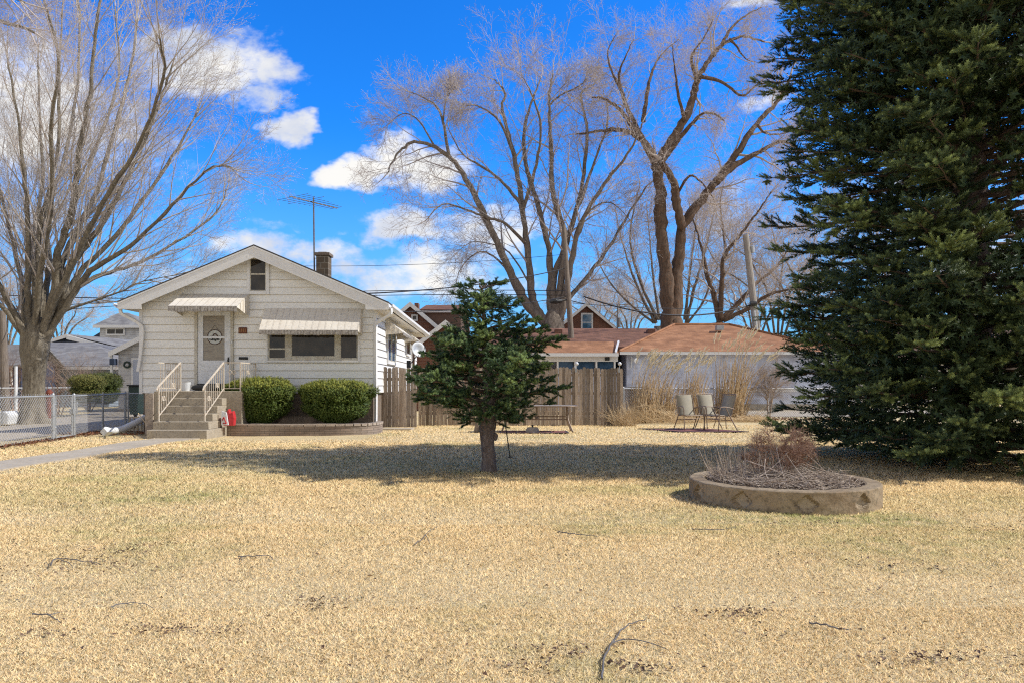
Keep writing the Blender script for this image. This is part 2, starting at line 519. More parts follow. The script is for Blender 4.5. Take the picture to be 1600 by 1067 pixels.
def spline(P, n=4):
    """Catmull-Rom through P"""
    P = [Vector(p) for p in P]
    if len(P) < 3:
        return [P[0].lerp(P[-1], k / n) for k in range(n + 1)]
    out = []
    for i in range(len(P) - 1):
        p0 = P[max(i - 1, 0)]; p1 = P[i]; p2 = P[i + 1]; p3 = P[min(i + 2, len(P) - 1)]
        for k in range(n):
            t = k / n
            out.append(.5 * ((2 * p1) + (p2 - p0) * t + (2 * p0 - 5 * p1 + 4 * p2 - p3) * t * t + (3 * p1 - p0 - 3 * p2 + p3) * t ** 3))
    out.append(P[-1])
    return out


def tube_np(paths, radii, n=3):
    """many tubes of equal point count as one numpy chunk; paths: (N,K,3), radii: (N,K)"""
    P = np.asarray(paths, dtype=np.float32); Rr = np.asarray(radii, dtype=np.float32)
    N, K, _ = P.shape
    d = np.empty_like(P); d[:, 1:-1] = P[:, 2:] - P[:, :-2]; d[:, 0] = P[:, 1] - P[:, 0]; d[:, -1] = P[:, -1] - P[:, -2]
    d /= np.maximum(np.linalg.norm(d, axis=2, keepdims=True), 1e-9)
    ref = np.where(np.abs(d[:, :1, 2:3]) > .9, np.array([1, 0, 0], dtype=np.float32), np.array([0, 0, 1], dtype=np.float32))
    u = np.cross(np.broadcast_to(ref, d.shape), d); u /= np.maximum(np.linalg.norm(u, axis=2, keepdims=True), 1e-9)
    w = np.cross(d, u)
    rings = []
    for k in range(n):
        a = 2 * PI * k / n
        rings.append(P + (u * math.cos(a) + w * math.sin(a)) * Rr[..., None])
    V = np.stack(rings, axis=2)            # N,K,n,3
    idx = np.arange(N * K * n).reshape(N, K, n)
    A = idx[:, :-1, :]; B = idx[:, 1:, :]
    A2 = np.roll(A, -1, axis=2); B2 = np.roll(B, -1, axis=2)
    t1 = np.stack([A, A2, B2], axis=-1).reshape(-1, 3); t2 = np.stack([A, B2, B], axis=-1).reshape(-1, 3)
    tri = np.concatenate([t1, t2]).astype(np.int32)
    return V.reshape(-1, 3).astype(np.float32), tri


def place(templates, pos, dirs, scale, tint, roll=None, rs=NPR):
    """copies of little template meshes (axis +Z) into one numpy chunk"""
    pos = np.asarray(pos, dtype=np.float32); dirs = np.asarray(dirs, dtype=np.float32)
    scale = np.asarray(scale, dtype=np.float32); tint = np.asarray(tint, dtype=np.float32)
    N = len(pos)
    d = dirs / np.maximum(np.linalg.norm(dirs, axis=1, keepdims=True), 1e-9)
    ref = np.where(np.abs(d[:, 2:3]) > .93, np.array([1, 0, 0], dtype=np.float32), np.array([0, 0, 1], dtype=np.float32))
    u = np.cross(ref, d); u /= np.linalg.norm(u, axis=1, keepdims=True)
    w = np.cross(d, u)
    if roll is None: roll = rs.uniform(0, 2 * PI, N)
    c = np.cos(roll)[:, None]; s_ = np.sin(roll)[:, None]
    u2 = u * c + w * s_; w2 = -u * s_ + w * c
    which = rs.randint(0, len(templates), N)
    out = []
    for ti, (tv, tf, tt) in enumerate(templates):
        sel = np.nonzero(which == ti)[0]
        if len(sel) == 0: continue
        tv = np.asarray(tv, dtype=np.float32); tf = np.asarray(tf, dtype=np.int32); tt = np.asarray(tt, dtype=np.float32)
        V = (tv[None, :, 0:1] * u2[sel][:, None] + tv[None, :, 1:2] * w2[sel][:, None] + tv[None, :, 2:3] * d[sel][:, None]) * scale[sel][:, None, None] + pos[sel][:, None]
        T = tf[None] + (np.arange(len(sel)) * len(tv))[:, None, None]
        TT = np.clip(tint[sel][:, None] + tt[None], 0, 1)
        out.append((V.reshape(-1, 3).astype(np.float32), T.reshape(-1, 3).astype(np.int32), TT.reshape(-1).astype(np.float32)))
    return out


def needle_template(n=30, length=1.0, nl=.2, nw=.05, seed=0, spread=.75, stem=.02):
    r = random.Random(seed)
    v = []; f = []; t = []
    def tri(a, b, c, tt):
        i = len(v); v.extend([a, b, c]); f.append((i, i + 1, i + 2)); t.append(tt)
    for k in range(n):
        z = length * (k + r.random()) / n * .95
        a = 2.399 * k + r.uniform(-.3, .3)
        L = nl * (1 - .35 * z / length) * r.uniform(.8, 1.15)
        c, s_ = math.cos(a), math.sin(a)
        tip = (c * L * spread, s_ * L * spread, z + L * .65)
        w = nw * .5
        tri((-s_ * w, c * w, z), (s_ * w, -c * w, z), tip, r.uniform(-.12, .12) + .12 * z / length)
    for q in range(3):
        a = q * 2.094; b = a + 2.094
        tri((math.cos(a) * stem, math.sin(a) * stem, 0), (math.cos(b) * stem, math.sin(b) * stem, 0), (0, 0, length), -.3)
    return v, f, t


SPRIG = [needle_template(46, 1, .25, .062, s, .85) for s in range(4)]
SPRIG_LO = [needle_template(14, 1, .30, .10, s + 9) for s in range(3)]
SPRIG_T = [needle_template(46, 1, .46, .085, s + 29, .95) for s in range(4)]
YEWT = [needle_template(16, 1, .38, .13, s + 19, 1.0) for s in range(3)]


def twig_template(seed, nsub=9, r=.006, droop=0.0, bud=0, kink=.12, spread=1.0):
    """a spray of fine twigs, one unit long"""
    rr = random.Random(seed)
    paths = []; rad = []
    def path(p, d, L, r0):
        q = [p.copy()]; dd = d.copy()
        for k in range(3):
            dd = (dd + Vector((rr.uniform(-1, 1), rr.uniform(-1, 1), rr.uniform(-1, 1))) * kink + Vector((0, 0, -droop * .1))).normalized()
            q.append(q[-1] + dd * L / 3)
        paths.append([tuple(x) for x in q]); rad.append([r0, r0 * .8, r0 * .6, r0 * .35])
        return q
    m = path(Vector((0, 0, 0)), Vector((0, 0, 1)), 1.0, r)
    tips = [m[-1]]
    for k in range(nsub):
        t = .12 + .85 * k / nsub
        i = min(int(t * 3), 2)
        p = m[i].lerp(m[i + 1], t * 3 - i)
        a = k * 2.4 + rr.uniform(-.5, .5)
        d = Vector((math.cos(a) * .75 * spread, math.sin(a) * .75 * spread, .85)).normalized()
        L = rr.uniform(.3, .6) * (1.1 - t * .5)
        q = path(p, d, L, r * .72)
        tips.append(q[-1])
        for j in range(2):
            pp = q[1 + j]
            a2 = rr.uniform(0, 6.28)
            d2 = (d * .8 + Vector((math.cos(a2), math.sin(a2), .2)) * .6).normalized()
            q2 = path(pp, d2, L * rr.uniform(.35, .6), r * .5)
            tips.append(q2[-1])
    V, T = tube_np(np.array(paths), np.array(rad), 3)
    V = [tuple(x) for x in V.tolist()]; T = [tuple(x) for x in T.tolist()]
    for tp in tips[:]:
        if rr.random() < bud:
            b = .011
            i = len(V)
            V += [(tp.x - b, tp.y, tp.z), (tp.x + b, tp.y - b, tp.z), (tp.x, tp.y + b, tp.z + b), (tp.x, tp.y, tp.z + 2.6 * b)]
            T += [(i, i + 1, i + 3), (i + 1, i + 2, i + 3), (i + 2, i, i + 3)]
    return V, T, [0.0] * len(T)


class Tree:
    def __init__(s, droop=0.0, up=.25, tw=None, tscale=(.9, 1.6), dens=1.0, wander=.18, ang=(28, 55), outw=None, l2=3, tips=1.0, lenf=1.0):
        s.trunk = MB(); s.crown = MB()
        s.droop, s.up, s.dens, s.wander, s.ang, s.l2 = droop, up, dens, wander, ang, l2
        s.tw = tw; s.tscale = tscale
        s.tp = []; s.td = []; s.ts = []
        s.tipk = tips; s.lenf = lenf
        s.paths = {}

    def path(s, p, d, L, n, up=None, wander=None):
        q = [p.copy()]; d = d.normalized()
        up = s.up if up is None else up
        wander = s.wander if wander is None else wander
        for k in range(n):
            d = (d + rvec() * wander + Vector((0, 0, up * .3)) - Vector((0, 0, s.droop * .3 * (k / n)))).normalized()
            q.append(q[-1] + d * L / n)
        return q

    def child_dir(s, tan, a0=None, a1=None):
        a = R(rnd(*(s.ang if a0 is None else (a0, a1))))
        o = tan.orthogonal().normalized()
        o.rotate(Matrix.Rotation(rnd(0, 2 * PI), 3, tan))
        return (tan * math.cos(a) + o * math.sin(a)).normalized()

    def spray(s, p, d, k=1.0):
        s.tp.append(tuple(p)); s.td.append(tuple(d)); s.ts.append(rnd(*s.tscale) * k)

    def fine(s, p, d, L, r):
        q = s.path(p, d, L, 4)
        rr = [r, r * .82, r * .65, r * .5, r * .3]
        s.paths.setdefault(5, []).append((q, rr))
        for k in range(1, 5):
            tan = (q[k] - q[k - 1]).normalized()
            for _ in range(1 if k < 4 else 2):
                if random.random() < s.tipk:
                    s.spray(q[k], s.child_dir(tan, 10, 50))

    def mid(s, p, d, L, r):
        q = s.path(p, d, L, 6)
        rr = [max(r * (1 - .12 * k), r * .25) for k in range(7)]
        s.paths.setdefault(7, []).append((q, rr))
        n = max(2, int(s.l2 * s.dens * L / 1.6))
        for i in range(n):
            t = .2 + .8 * (i + random.random()) / n
            k = min(int(t * 6), 5)
            tan = (q[k + 1] - q[k]).normalized()
            pp = q[k].lerp(q[k + 1], t * 6 - k)
            s.fine(pp, s.child_dir(tan), L * rnd(.35, .6) * (1.15 - .4 * t), rr[k] * .5)
        s.fine(q[-1], (q[-1] - q[-2]).normalized(), L * .35, rr[-1])

    def limb(s, P, r0, r1, t0=.3, nb=None, sides=8, bl=(.28, .5), blmax=5.0, jit=.0):
        q = spline(P, 7 if r0 > .15 else 5)
        L = sum((q[i + 1] - q[i]).length for i in range(len(q) - 1))
        n = len(q)
        amp = r0 * .18 + .02
        for i in range(1, n - 1):
            q[i] = q[i] + rvec() * amp * (.6 + jit)
        rr = [(r0 + (r1 - r0) * (i / (n - 1)) ** .8) * rnd(.93, 1.08) for i in range(n)]
        s.trunk.tube(q, rr, 14 if r0 > .15 else sides, gn=.13 if r0 > .1 else 0, gf=2.2, gz=1.2)
        nb = int((nb if nb is not None else L * 1.5) * s.dens)
        for i in range(nb):
            t = t0 + (1 - t0) * (i + random.random()) / nb
            x = min(t * (n - 1), n - 1.001); k = int(x)
            tan = (q[k + 1] - q[k]).normalized()
            pp = q[k].lerp(q[k + 1], x - k)
            bL = min(L * rnd(*bl) * (1.15 - .55 * t), blmax) * s.lenf
            s.mid(pp, s.child_dir(tan), bL, max(rr[k] * rnd(.28, .48), .022))
        s.mid(q[-1], (q[-1] - q[-2]).normalized(), min(L * .14, 1.5), r1)
        return q

    def finish(s, root, bark, twig):
        o = s.trunk.build('trunk', bark, root, smooth=True)
        for K, lst in s.paths.items():
            P = np.array([[tuple(x) for x in q] for q, _ in lst]); RR = np.array([rr for _, rr in lst])
            V, T = tube_np(P, RR, 4 if K == 7 else 3)
            s.crown.extra.append((V, T, np.zeros(len(T))))
        if s.tp:
            s.crown.extra += place(s.tw, s.tp, s.td, s.ts, np.zeros(len(s.tp)))
        s.crown.build('crown', twig, root)


TW_MAPLE = [twig_template(k, 7, .0055, 0, .5, .10, .8) for k in range(5)]
TW_PINK = [twig_template(k + 20, 5, .0070, 0, .4, .14) for k in range(5)]
TW_ELM = [twig_template(k + 40, 7, .0058, .8, 0, .2) for k in range(5)]
TW_GREY = [twig_template(k + 60, 8, .0075, .2, 0, .16) for k in range(5)]
#PART2
# ------------------------------------------------------------------ camera, light, sky
cam = bpy.data.cameras.new('camera')
cam.lens = F / 1600 * 36
cam.sensor_width = 36
cam.shift_y = (HZ - 533.5) / 1600
cam.clip_end = 2000
camo = bpy.data.objects.new('camera', cam)
camo.location = (0, 0, HC)
camo.rotation_euler = (R(90), 0, 0)
COL.objects.link(camo)
SC.camera = camo
SC.view_settings.view_transform = 'Standard'
SC.view_settings.look = 'None'
SC.view_settings.exposure = 0
SC.render.engine = 'CYCLES'
SC.cycles.use_denoising = False
SC.cycles.filter_width = 1.15
SC.cycles.sample_clamp_indirect = 4.0
SC.cycles.max_bounces = 6
SC.cycles.diffuse_bounces = 3

SUN_EL, SUN_AZ = R(43), R(93)      # azimuth clockwise from the view direction
tosun = Vector((math.sin(SUN_AZ) * math.cos(SUN_EL), math.cos(SUN_AZ) * math.cos(SUN_EL), math.sin(SUN_EL)))
sl = bpy.data.lights.new('sun', 'SUN')
sl.energy = 5.0
sl.angle = R(.5)
sl.color = (1, .965, .90)
slo = bpy.data.objects.new('sun', sl)
slo.rotation_euler = (-tosun).to_track_quat('-Z', 'Y').to_euler()
slo.location = (40, 0, 40)
COL.objects.link(slo)

wd = bpy.data.worlds.new('World')
SC.world = wd
wd.use_nodes = True
nt = wd.node_tree
bgn = nt.nodes['Background']
sky = nt.nodes.new('ShaderNodeTexSky')
sky.sky_type = 'NISHITA'
sky.sun_disc = False
sky.sun_elevation = SUN_EL
sky.sun_rotation = SUN_AZ
sky.air_density = 1.0
sky.dust_density = .3
sky.ozone_density = 2.5


def wm(op, a, b=None, clamp=False):
    n = nt.nodes.new('ShaderNodeMath'); n.operation = op; n.use_clamp = clamp
    for i, v in enumerate((a, b)):
        if v is None: continue
        if isinstance(v, (int, float)): n.inputs[i].default_value = v
        else: nt.links.new(v, n.inputs[i])
    return n.outputs[0]


tc = nt.nodes.new('ShaderNodeTexCoord')
sp = nt.nodes.new('ShaderNodeSeparateXYZ')
nt.links.new(tc.outputs['Generated'], sp.inputs[0])
ay = wm('MAXIMUM', wm('ABSOLUTE', sp.outputs[1]), .08)
uu0 = wm('DIVIDE', sp.outputs[0], ay)
vv0 = wm('DIVIDE', sp.outputs[2], ay)
cb = nt.nodes.new('ShaderNodeCombineXYZ')
nt.links.new(uu0, cb.inputs[0]); nt.links.new(vv0, cb.inputs[1])
mpn = nt.nodes.new('ShaderNodeMapping'); mpn.inputs['Scale'].default_value = (1, 1.5, 1)
nt.links.new(cb.outputs[0], mpn.inputs[0])


def wnoise(scale, detail=7, rough=.6, off=0):
    n = nt.nodes.new('ShaderNodeTexNoise')
    n.inputs['Scale'].default_value = scale; n.inputs['Detail'].default_value = detail; n.inputs['Roughness'].default_value = rough
    m2 = nt.nodes.new('ShaderNodeMapping'); m2.inputs['Location'].default_value = (off, off * .7, off * .3)
    nt.links.new(mpn.outputs[0], m2.inputs[0]); nt.links.new(m2.outputs[0], n.inputs['Vector'])
    return n.outputs[0]


uu = wm('ADD', uu0, wm('MULTIPLY', wm('SUBTRACT', wnoise(9, 4, .6, 11.0), .5), .16))
vv = wm('ADD', vv0, wm('MULTIPLY', wm('SUBTRACT', wnoise(9, 4, .6, 23.0), .5), .09))
BL = [(40, 170, 200, 130, .80), (150, 240, 150, 80, .6), (60, 330, 160, 60, .55), (150, 420, 200, 50, .5), (310, 95, 130, 52, .95), (400, 112, 75, 32, .75), (402, 152, 42, 20, .75), (448, 198, 34, 32, .85), (305, 40, 42, 18, .55),
      (560, 276, 62, 30, 1.0), (640, 262, 70, 42, 1.0), (690, 262, 50, 28, .8), (640, 356, 80, 26, .9), (740, 360, 110, 40, .8), (610, 190, 40, 7, .45),
      (420, 385, 80, 26, .65), (500, 388, 70, 26, .7), (440, 352, 60, 12, .55), (640, 425, 150, 46, .85), (700, 455, 200, 36, .6), (850, 340, 110, 60, .58), (960, 420, 120, 60, .48),
      (1215, 160, 40, 26, .85), (1150, 330, 90, 50, .6), (1450, 250, 160, 60, .6), (1180, 8, 60, 20, .7), (330, 470, 300, 30, .3), (1500, 420, 200, 80, .6), (520, 460, 120, 22, .5)]
acc = None
for (bx, by, rx, ry, k) in BL:
    a = wm('DIVIDE', wm('SUBTRACT', uu, (bx - 800) / F), rx * 1.5 / F)
    b = wm('DIVIDE', wm('SUBTRACT', vv, (600 - by) / F), ry * 1.5 / F)
    g = wm('MULTIPLY', wm('SUBTRACT', 1.0, wm('ADD', wm('MULTIPLY', a, a), wm('MULTIPLY', b, b)), True), k * 1.3)
    acc = g if acc is None else wm('MAXIMUM', acc, g)
back = nt.nodes.new('ShaderNodeMapRange'); back.interpolation_type = 'SMOOTHSTEP'  # unseen bright cloud cover added behind and above the camera to fill shade
back.inputs[1].default_value = .30; back.inputs[2].default_value = -.15; back.inputs[3].default_value = 0; back.inputs[4].default_value = 1.0
nt.links.new(sp.outputs[1], back.inputs[0])
acc = wm('MAXIMUM', acc, back.outputs[0])
n1 = wnoise(6.5, 9, .66)
n2 = wnoise(17, 6, .65, 3.1)
val = wm('ADD', acc, wm('ADD', wm('MULTIPLY', wm('SUBTRACT', n1, .5), 2.1), wm('MULTIPLY', wm('SUBTRACT', n2, .5), 1.0)))
mr = nt.nodes.new('ShaderNodeMapRange'); mr.interpolation_type = 'SMOOTHSTEP'
mr.inputs[1].default_value = .45; mr.inputs[2].default_value = 1.15
nt.links.new(val, mr.inputs[0])
cover = mr.outputs[0]
hsv = nt.nodes.new('ShaderNodeHueSaturation')
hsv.inputs['Saturation'].default_value = 1.22
hsv.inputs['Value'].default_value = 1.0
nt.links.new(sky.outputs[0], hsv.inputs['Color'])
skyc = mixc(nt, 1.0, hsv.outputs[0], (.17, .95, 1.74), 'MULTIPLY')
hzf = nt.nodes.new('ShaderNodeMapRange'); hzf.interpolation_type = 'SMOOTHSTEP'
hzf.inputs[1].default_value = .34; hzf.inputs[2].default_value = -.02; hzf.inputs[3].default_value = 0; hzf.inputs[4].default_value = .85
nt.links.new(sp.outputs[2], hzf.inputs[0])
skyc = mixc(nt, hzf.outputs[0], skyc, (1.7, 3.8, 6.2))
shade = nt.nodes.new('ShaderNodeMapRange'); shade.inputs[1].default_value = .40; shade.inputs[2].default_value = .62
nt.links.new(wnoise(9, 5, .55, 7.7), shade.inputs[0])
cloudc = mixc(nt, shade.outputs[0], (6.6, 6.5, 6.3), (4.6, 4.9, 5.6))
elv = nt.nodes.new('ShaderNodeMapRange'); elv.interpolation_type = 'SMOOTHSTEP'
elv.inputs[1].default_value = .35; elv.inputs[2].default_value = .85
nt.links.new(sp.outputs[2], elv.inputs[0])
cloudc = mixc(nt, back.outputs[0], cloudc, mixc(nt, elv.outputs[0], (6.2, 6.0, 5.7), (2.2, 2.0, 1.8)))  # added cloud is bright low down to light the facade, dimmer overhead
nt.links.new(mixc(nt, cover, skyc, cloudc), bgn.inputs[0])
bgn.inputs[1].default_value = .15

# ------------------------------------------------------------------ ground
def rough_sheet(name, x0, x1, y0, y1, nx, ny, amp, mat, z=0.0):
    mb = MB()
    ids = []
    for j in range(ny + 1):
        for i in range(nx + 1):
            x = x0 + (x1 - x0) * i / nx; y = y0 + (y1 - y0) * j / ny
            zz = z + amp * (math.sin(x * 1.3 + y * .7) + math.sin(y * 1.9 - x * .6) + .6 * math.sin(x * 3.1 + 1) * math.sin(y * 2.7))
            ids.append(mb.vert((x, y, zz)))
    for j in range(ny):
        for i in range(nx):
            a = j * (nx + 1) + i
            mb.face((ids[a], ids[a + 1], ids[a + nx + 2], ids[a + nx + 1]))
    return mb.build(name, mat)


g = MB(); g.poly([(-500, -60, -.02), (500, -60, -.02), (500, 700, -.02), (-500, 700, -.02)])
tagit(g.build('ground', M['lawn']), kind='structure')
lawn = rough_sheet('lawn', -13, 24, -2, 29, 140, 130, .006, M['lawn'], .0)
tagit(lawn, kind='structure')

# driveway beyond the chain link fence, and the alley in front of the right garage
dv = MB()
dv.poly([(-11.35, 8, .006), (-12.3, 23, .006), (-12.5, 36.5, .006), (-20.5, 36.5, .006), (-19.2, 33, .006), (-15.8, 22.2, .006), (-15.4, 8, .006)])
tagit(dv.build('driveway', M['concrete_light']), kind='structure')
al = MB(); al.poly([(2.5, 30.6, .004), (40, 30.6, .004), (40, 40, .004), (2.5, 40, .004)])
tagit(al.build('alley_pavement', M['concrete_light']), kind='structure')
# garden path curving from the steps to the left
ph = MB()
cl = [(WX(277, 17.9), 18.05), (WX(262, 17.5), 17.6), (WX(226, 16.7), 16.6), (WX(175, 15.2), 15.1), (WX(115, 13.9), 13.6), (WX(40, 12.6), 12.3), (WX(-60, 11.2), 11.0), (WX(-200, 10), 9.6)]
hw = [.56, .50, .47, .46, .46, .46, .46, .46]
cl3 = spline([(x, y, 0) for x, y in cl], 5)
L = len(cl3)
prev = None
for i, p in enumerate(cl3):
    d = (cl3[min(i + 1, L - 1)] - cl3[max(i - 1, 0)]).normalized()
    nrm = Vector((-d.y, d.x, 0)); h = hw[min(i // 5, 7)]
    a = ph.vert(p + nrm * h + Vector((0, 0, .03))); b = ph.vert(p - nrm * h + Vector((0, 0, .03)))
    a2 = ph.vert(p + nrm * h + Vector((0, 0, -.05))); b2 = ph.vert(p - nrm * h + Vector((0, 0, -.05)))
    if prev:
        ph.face((prev[0], a, b, prev[1])); ph.face((prev[0], prev[2], a2, a)); ph.face((prev[1], b, b2, prev[3]))
    prev = (a, b, a2, b2)
tagit(ph.build('garden_path', M['concrete_light']), kind='structure')

# ------------------------------------------------------------------ lawn blades
def on_path(x, y):
    best = 9
    for p in cl3:
        q = (p.x - x) ** 2 + (p.y - y) ** 2
        if q < best: best = q
    return best < .21
rs = np.random.RandomState(5)
chunks = []
for (d0, d1, n) in ((2.6, 4.4, 150000), (4.4, 7, 190000), (7, 11, 190000), (11, 17, 170000), (17, 26.5, 110000)):
    d = np.sqrt(rs.uniform(d0 * d0, d1 * d1, n))
    x = rs.uniform(-.80, .80, n) * d
    keep = (x > -11.0 - (d - 16) * .16) | (d < 12)
    keep &= ~((d > 18.9) & (x < -3.6)) & ~((d > 17.8) & (x > -9.6) & (x < -3.6)) & ~((d > 24.2))
    keep &= ((x - 3.155) ** 2 + (d - 8.6) ** 2) > 1.05 ** 2
    P = np.array([(p.x, p.y) for p in cl3], dtype=np.float32)
    dist = np.min((x[:, None] - P[None, :, 0]) ** 2 + (d[:, None] - P[None, :, 1]) ** 2, axis=1)
    keep &= dist > .2
    x = x[keep]; d = d[keep]; n = len(x)
    sc = np.clip(d / 6.0, .8, 3.0)
    h = rs.uniform(.010, .027, n) * np.clip(sc, .8, 1.5)
    w = rs.uniform(.0022, .0042, n) * sc
    a = rs.uniform(0, 2 * PI, n); lean = rs.uniform(.3, 1.8, n) * h
    la = rs.uniform(0, 2 * PI, n)
    z = .006 * (np.sin(x * 1.3 + d * .7) + np.sin(d * 1.9 - x * .6) + .6 * np.sin(x * 3.1 + 1) * np.sin(d * 2.7)) - .002
    V = np.zeros((n, 3, 3), dtype=np.float32)
    V[:, 0] = np.stack([x - np.cos(a) * w, d - np.sin(a) * w, z], 1)
    V[:, 1] = np.stack([x + np.cos(a) * w, d + np.sin(a) * w, z], 1)
    V[:, 2] = np.stack([x + np.cos(la) * lean, d + np.sin(la) * lean, z + h], 1)
    chunks.append((V.reshape(-1, 3), np.arange(3 * n, dtype=np.int32).reshape(-1, 3), rs.uniform(0, 1, n).astype(np.float32)))
gb = MB(); gb.extra = chunks; gb.v = []
tagit(gb.build('lawn_grass', M['blades']), kind='stuff')

# leaf litter
def leaves(name, spots, mat, smin=.005, smax=.016):
    mb = MB()
    for (x, y, z) in spots:
        s_ = rnd(smin, smax); a = rnd(0, 6.28); ti = rnd(-.6, .6); cu = rnd(.2, .8)
        ux = Vector((math.cos(a), math.sin(a), ti * .6)) * s_; uy = Vector((-math.sin(a), math.cos(a), rnd(-.5, .5))) * s_ * .6
        c = Vector((x, y, z + s_ * .45)); up = Vector((0, 0, s_ * cu))
        t = random.random()
        i = [mb.vert(c - ux), mb.vert(c + uy + up), mb.vert(c + ux * 1.1), mb.vert(c - uy + up * .6), mb.vert(c)]
        mb.face((i[0], i[4], i[1]), t); mb.face((i[1], i[4], i[2]), t); mb.face((i[2], i[4], i[3]), t); mb.face((i[3], i[4], i[0]), t)
    return tagit(mb.build(name, mat), kind='stuff')
sp_ = []
for k in range(4200):
    d = math.sqrt(rnd(2.8 ** 2, 19 ** 2)); x = rnd(-.75, .75) * d
    if x < -10.5 or ((x - 3.155) ** 2 + (d - 8.6) ** 2) < 1.3: continue
    sp_.append((x, d, .012))
def cluster(px, py, n, sx, sy):
    d = HC * F / (py - HZ); x = WX(px, d)
    for k in range(int(n * 1.0)):
        sp_.append((x + random.gauss(0, sx * 1.15), d + random.gauss(0, sy), .014))
for (px, py, n, sx, sy) in ((190, 862, 130, .14, .20), (140, 885, 70, .25, .12), (30, 895, 60, .2, .15), (255, 985, 60, .12, .05), (80, 990, 30, .08, .05), (505, 945, 60, .09, .08), (1155, 960, 80, .12, .06),
                          (1450, 1030, 80, .16, .04), (1000, 1045, 50, .1, .05), (880, 1020, 45, .12, .06), (1395, 885, 60, .3, .12), (1590, 830, 60, .2, .1), (590, 890, 25, .3, .2), (820, 1045, 30, .1, .05),
                          (1240, 820, 30, .3, .1), (1310, 990, 25, .2, .06), (730, 870, 25, .5, .3), (1150, 690, 50, .8, .5), (350, 990, 30, .2, .05)):
    cluster(px, py, n, sx, sy)
leaves('fallen_leaves', sp_, M['leaf'])
sp2 = []
for k in range(900):      # along the chain link fence and steps on the left
    t = random.random(); d = 14.5 + t * 8.0
    sp2.append((-10.85 - (d - 15.7) * .13 + abs(random.gauss(0, .16)), d, .015))
for k in range(350):
    sp2.append((rnd(-12.0, -9.6), rnd(19.0, 20.6), .015))
for k in range(1500):
    sp2.append((rnd(2.2, 12.5), 27.6 + random.gauss(0, .7), .015))
leaves('leaf_litter', sp2, M['leaf_russet'], .025, .055)

# fallen sticks, one by one
def stick(label, pts, r=.006, forks=()):
    """pts are pixels on the lawn in order from the thick end"""
    def g3(px, py, h=.02):
        d = HC * F / (py - HZ); return Vector((WX(px, d), d, h))
    mb = MB()
    P = spline([g3(*p) for p in pts], 4)
    P = [p + rvec() * .005 for p in P]; r *= .72
    mb.tube(P, [r * (1 - .6 * i / (len(P) - 1)) for i in range(len(P))], 5)
    for fk in forks:
        Q = spline([g3(*p) for p in fk], 4)
        mb.tube(Q, [r * .7 * (1 - .6 * i / (len(Q) - 1)) for i in range(len(Q))], 5)
    o = mb.build('fallen_stick', M['stick'])
    c = sum((Vector(v) for v in mb.v), Vector()) / len(mb.v)
    tagit(o, label, 'stick', 'fallen sticks on the lawn')
stick('long forked grey stick lying nearest the camera, running off the bottom edge', [(941, 1066), (943, 1035), (958, 1008), (975, 985), (990, 977), (1009, 973)], .008, [[(957, 1010), (975, 1004), (1000, 1006), (1025, 1013), (1045, 1021)]])
stick('two-pronged dark stick beside the bare leaf patch at left', [(80, 888), (84, 878), (110, 877), (132, 881), (155, 884)], .008, [[(96, 879), (108, 883), (114, 891)]])
stick('short bowed stick low at the left edge of the lawn', [(51, 964), (72, 965), (86, 971), (95, 978)], .007, [[(75, 966), (98, 960)]])
stick('thin arched twig on the lawn with leaves caught around it', [(172, 953), (195, 947), (218, 946), (240, 954)], .0055, [[(196, 947), (208, 950)]])
stick('nearly straight stick with a small hook in mid lawn', [(372, 873), (395, 872), (420, 872), (426, 879)], .0075, [[(378, 872), (378, 883)]])
stick('curling thin twig in mid lawn between house side and planter', [(648, 853), (660, 845), (668, 834), (684, 826)], .006, [[(665, 838), (672, 852)]])
stick('short dark stick lying left of the planter', [(870, 834), (890, 836), (912, 838), (934, 841)], .008)
stick('bent stick with a leaf on it in the right foreground', [(1264, 978), (1290, 981), (1315, 988), (1330, 989)], .008)
stick('pale straight straw stalk lying in front of the planter', [(1080, 829), (1100, 830), (1130, 829), (1152, 827)], .007)

# ------------------------------------------------------------------ the bungalow
HY = 20.7
def hx(px): return (px - 800) * .018 + 7.125
def hz(py): return HC + (600 - py) * .018
house = empty('bungalow', (-7.125, HY, 0), 'cream sided one-storey bungalow with low gable roof and two canvas-coloured awnings', 'house', rz=R(1.6), local=True)
HWD = 3.255; EAVE = 3.42; RZ = 5.15; SL = .425; BK = 11.5


def rows(mb, z0, z1, expo, xf, T=None, tt=True):
    z = z0; k = 0
    while z < z1 - .01:
        a = z; b = min(z + expo, z1)
        xa0, xa1 = xf(a); xb0, xb1 = xf(b)
        if xa1 - xa0 < .05: break
        segs = 1
        t = rnd(.0, 1)
        p = [(xa0, -.026, a), (xa1, -.026, a), (xb1, -.006, b), (xb0, -.006, b)]
        mb.poly(p, t)
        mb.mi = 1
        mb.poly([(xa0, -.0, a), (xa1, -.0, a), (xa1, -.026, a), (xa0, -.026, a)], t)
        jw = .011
        mb.poly([(xa0, -.0275, a), (xa1, -.0275, a), (xa1, -.0268, a + jw), (xa0, -.0268, a + jw)], t)  # thin dark strip painting the shadow along the lap edge
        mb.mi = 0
        z = b; k += 1


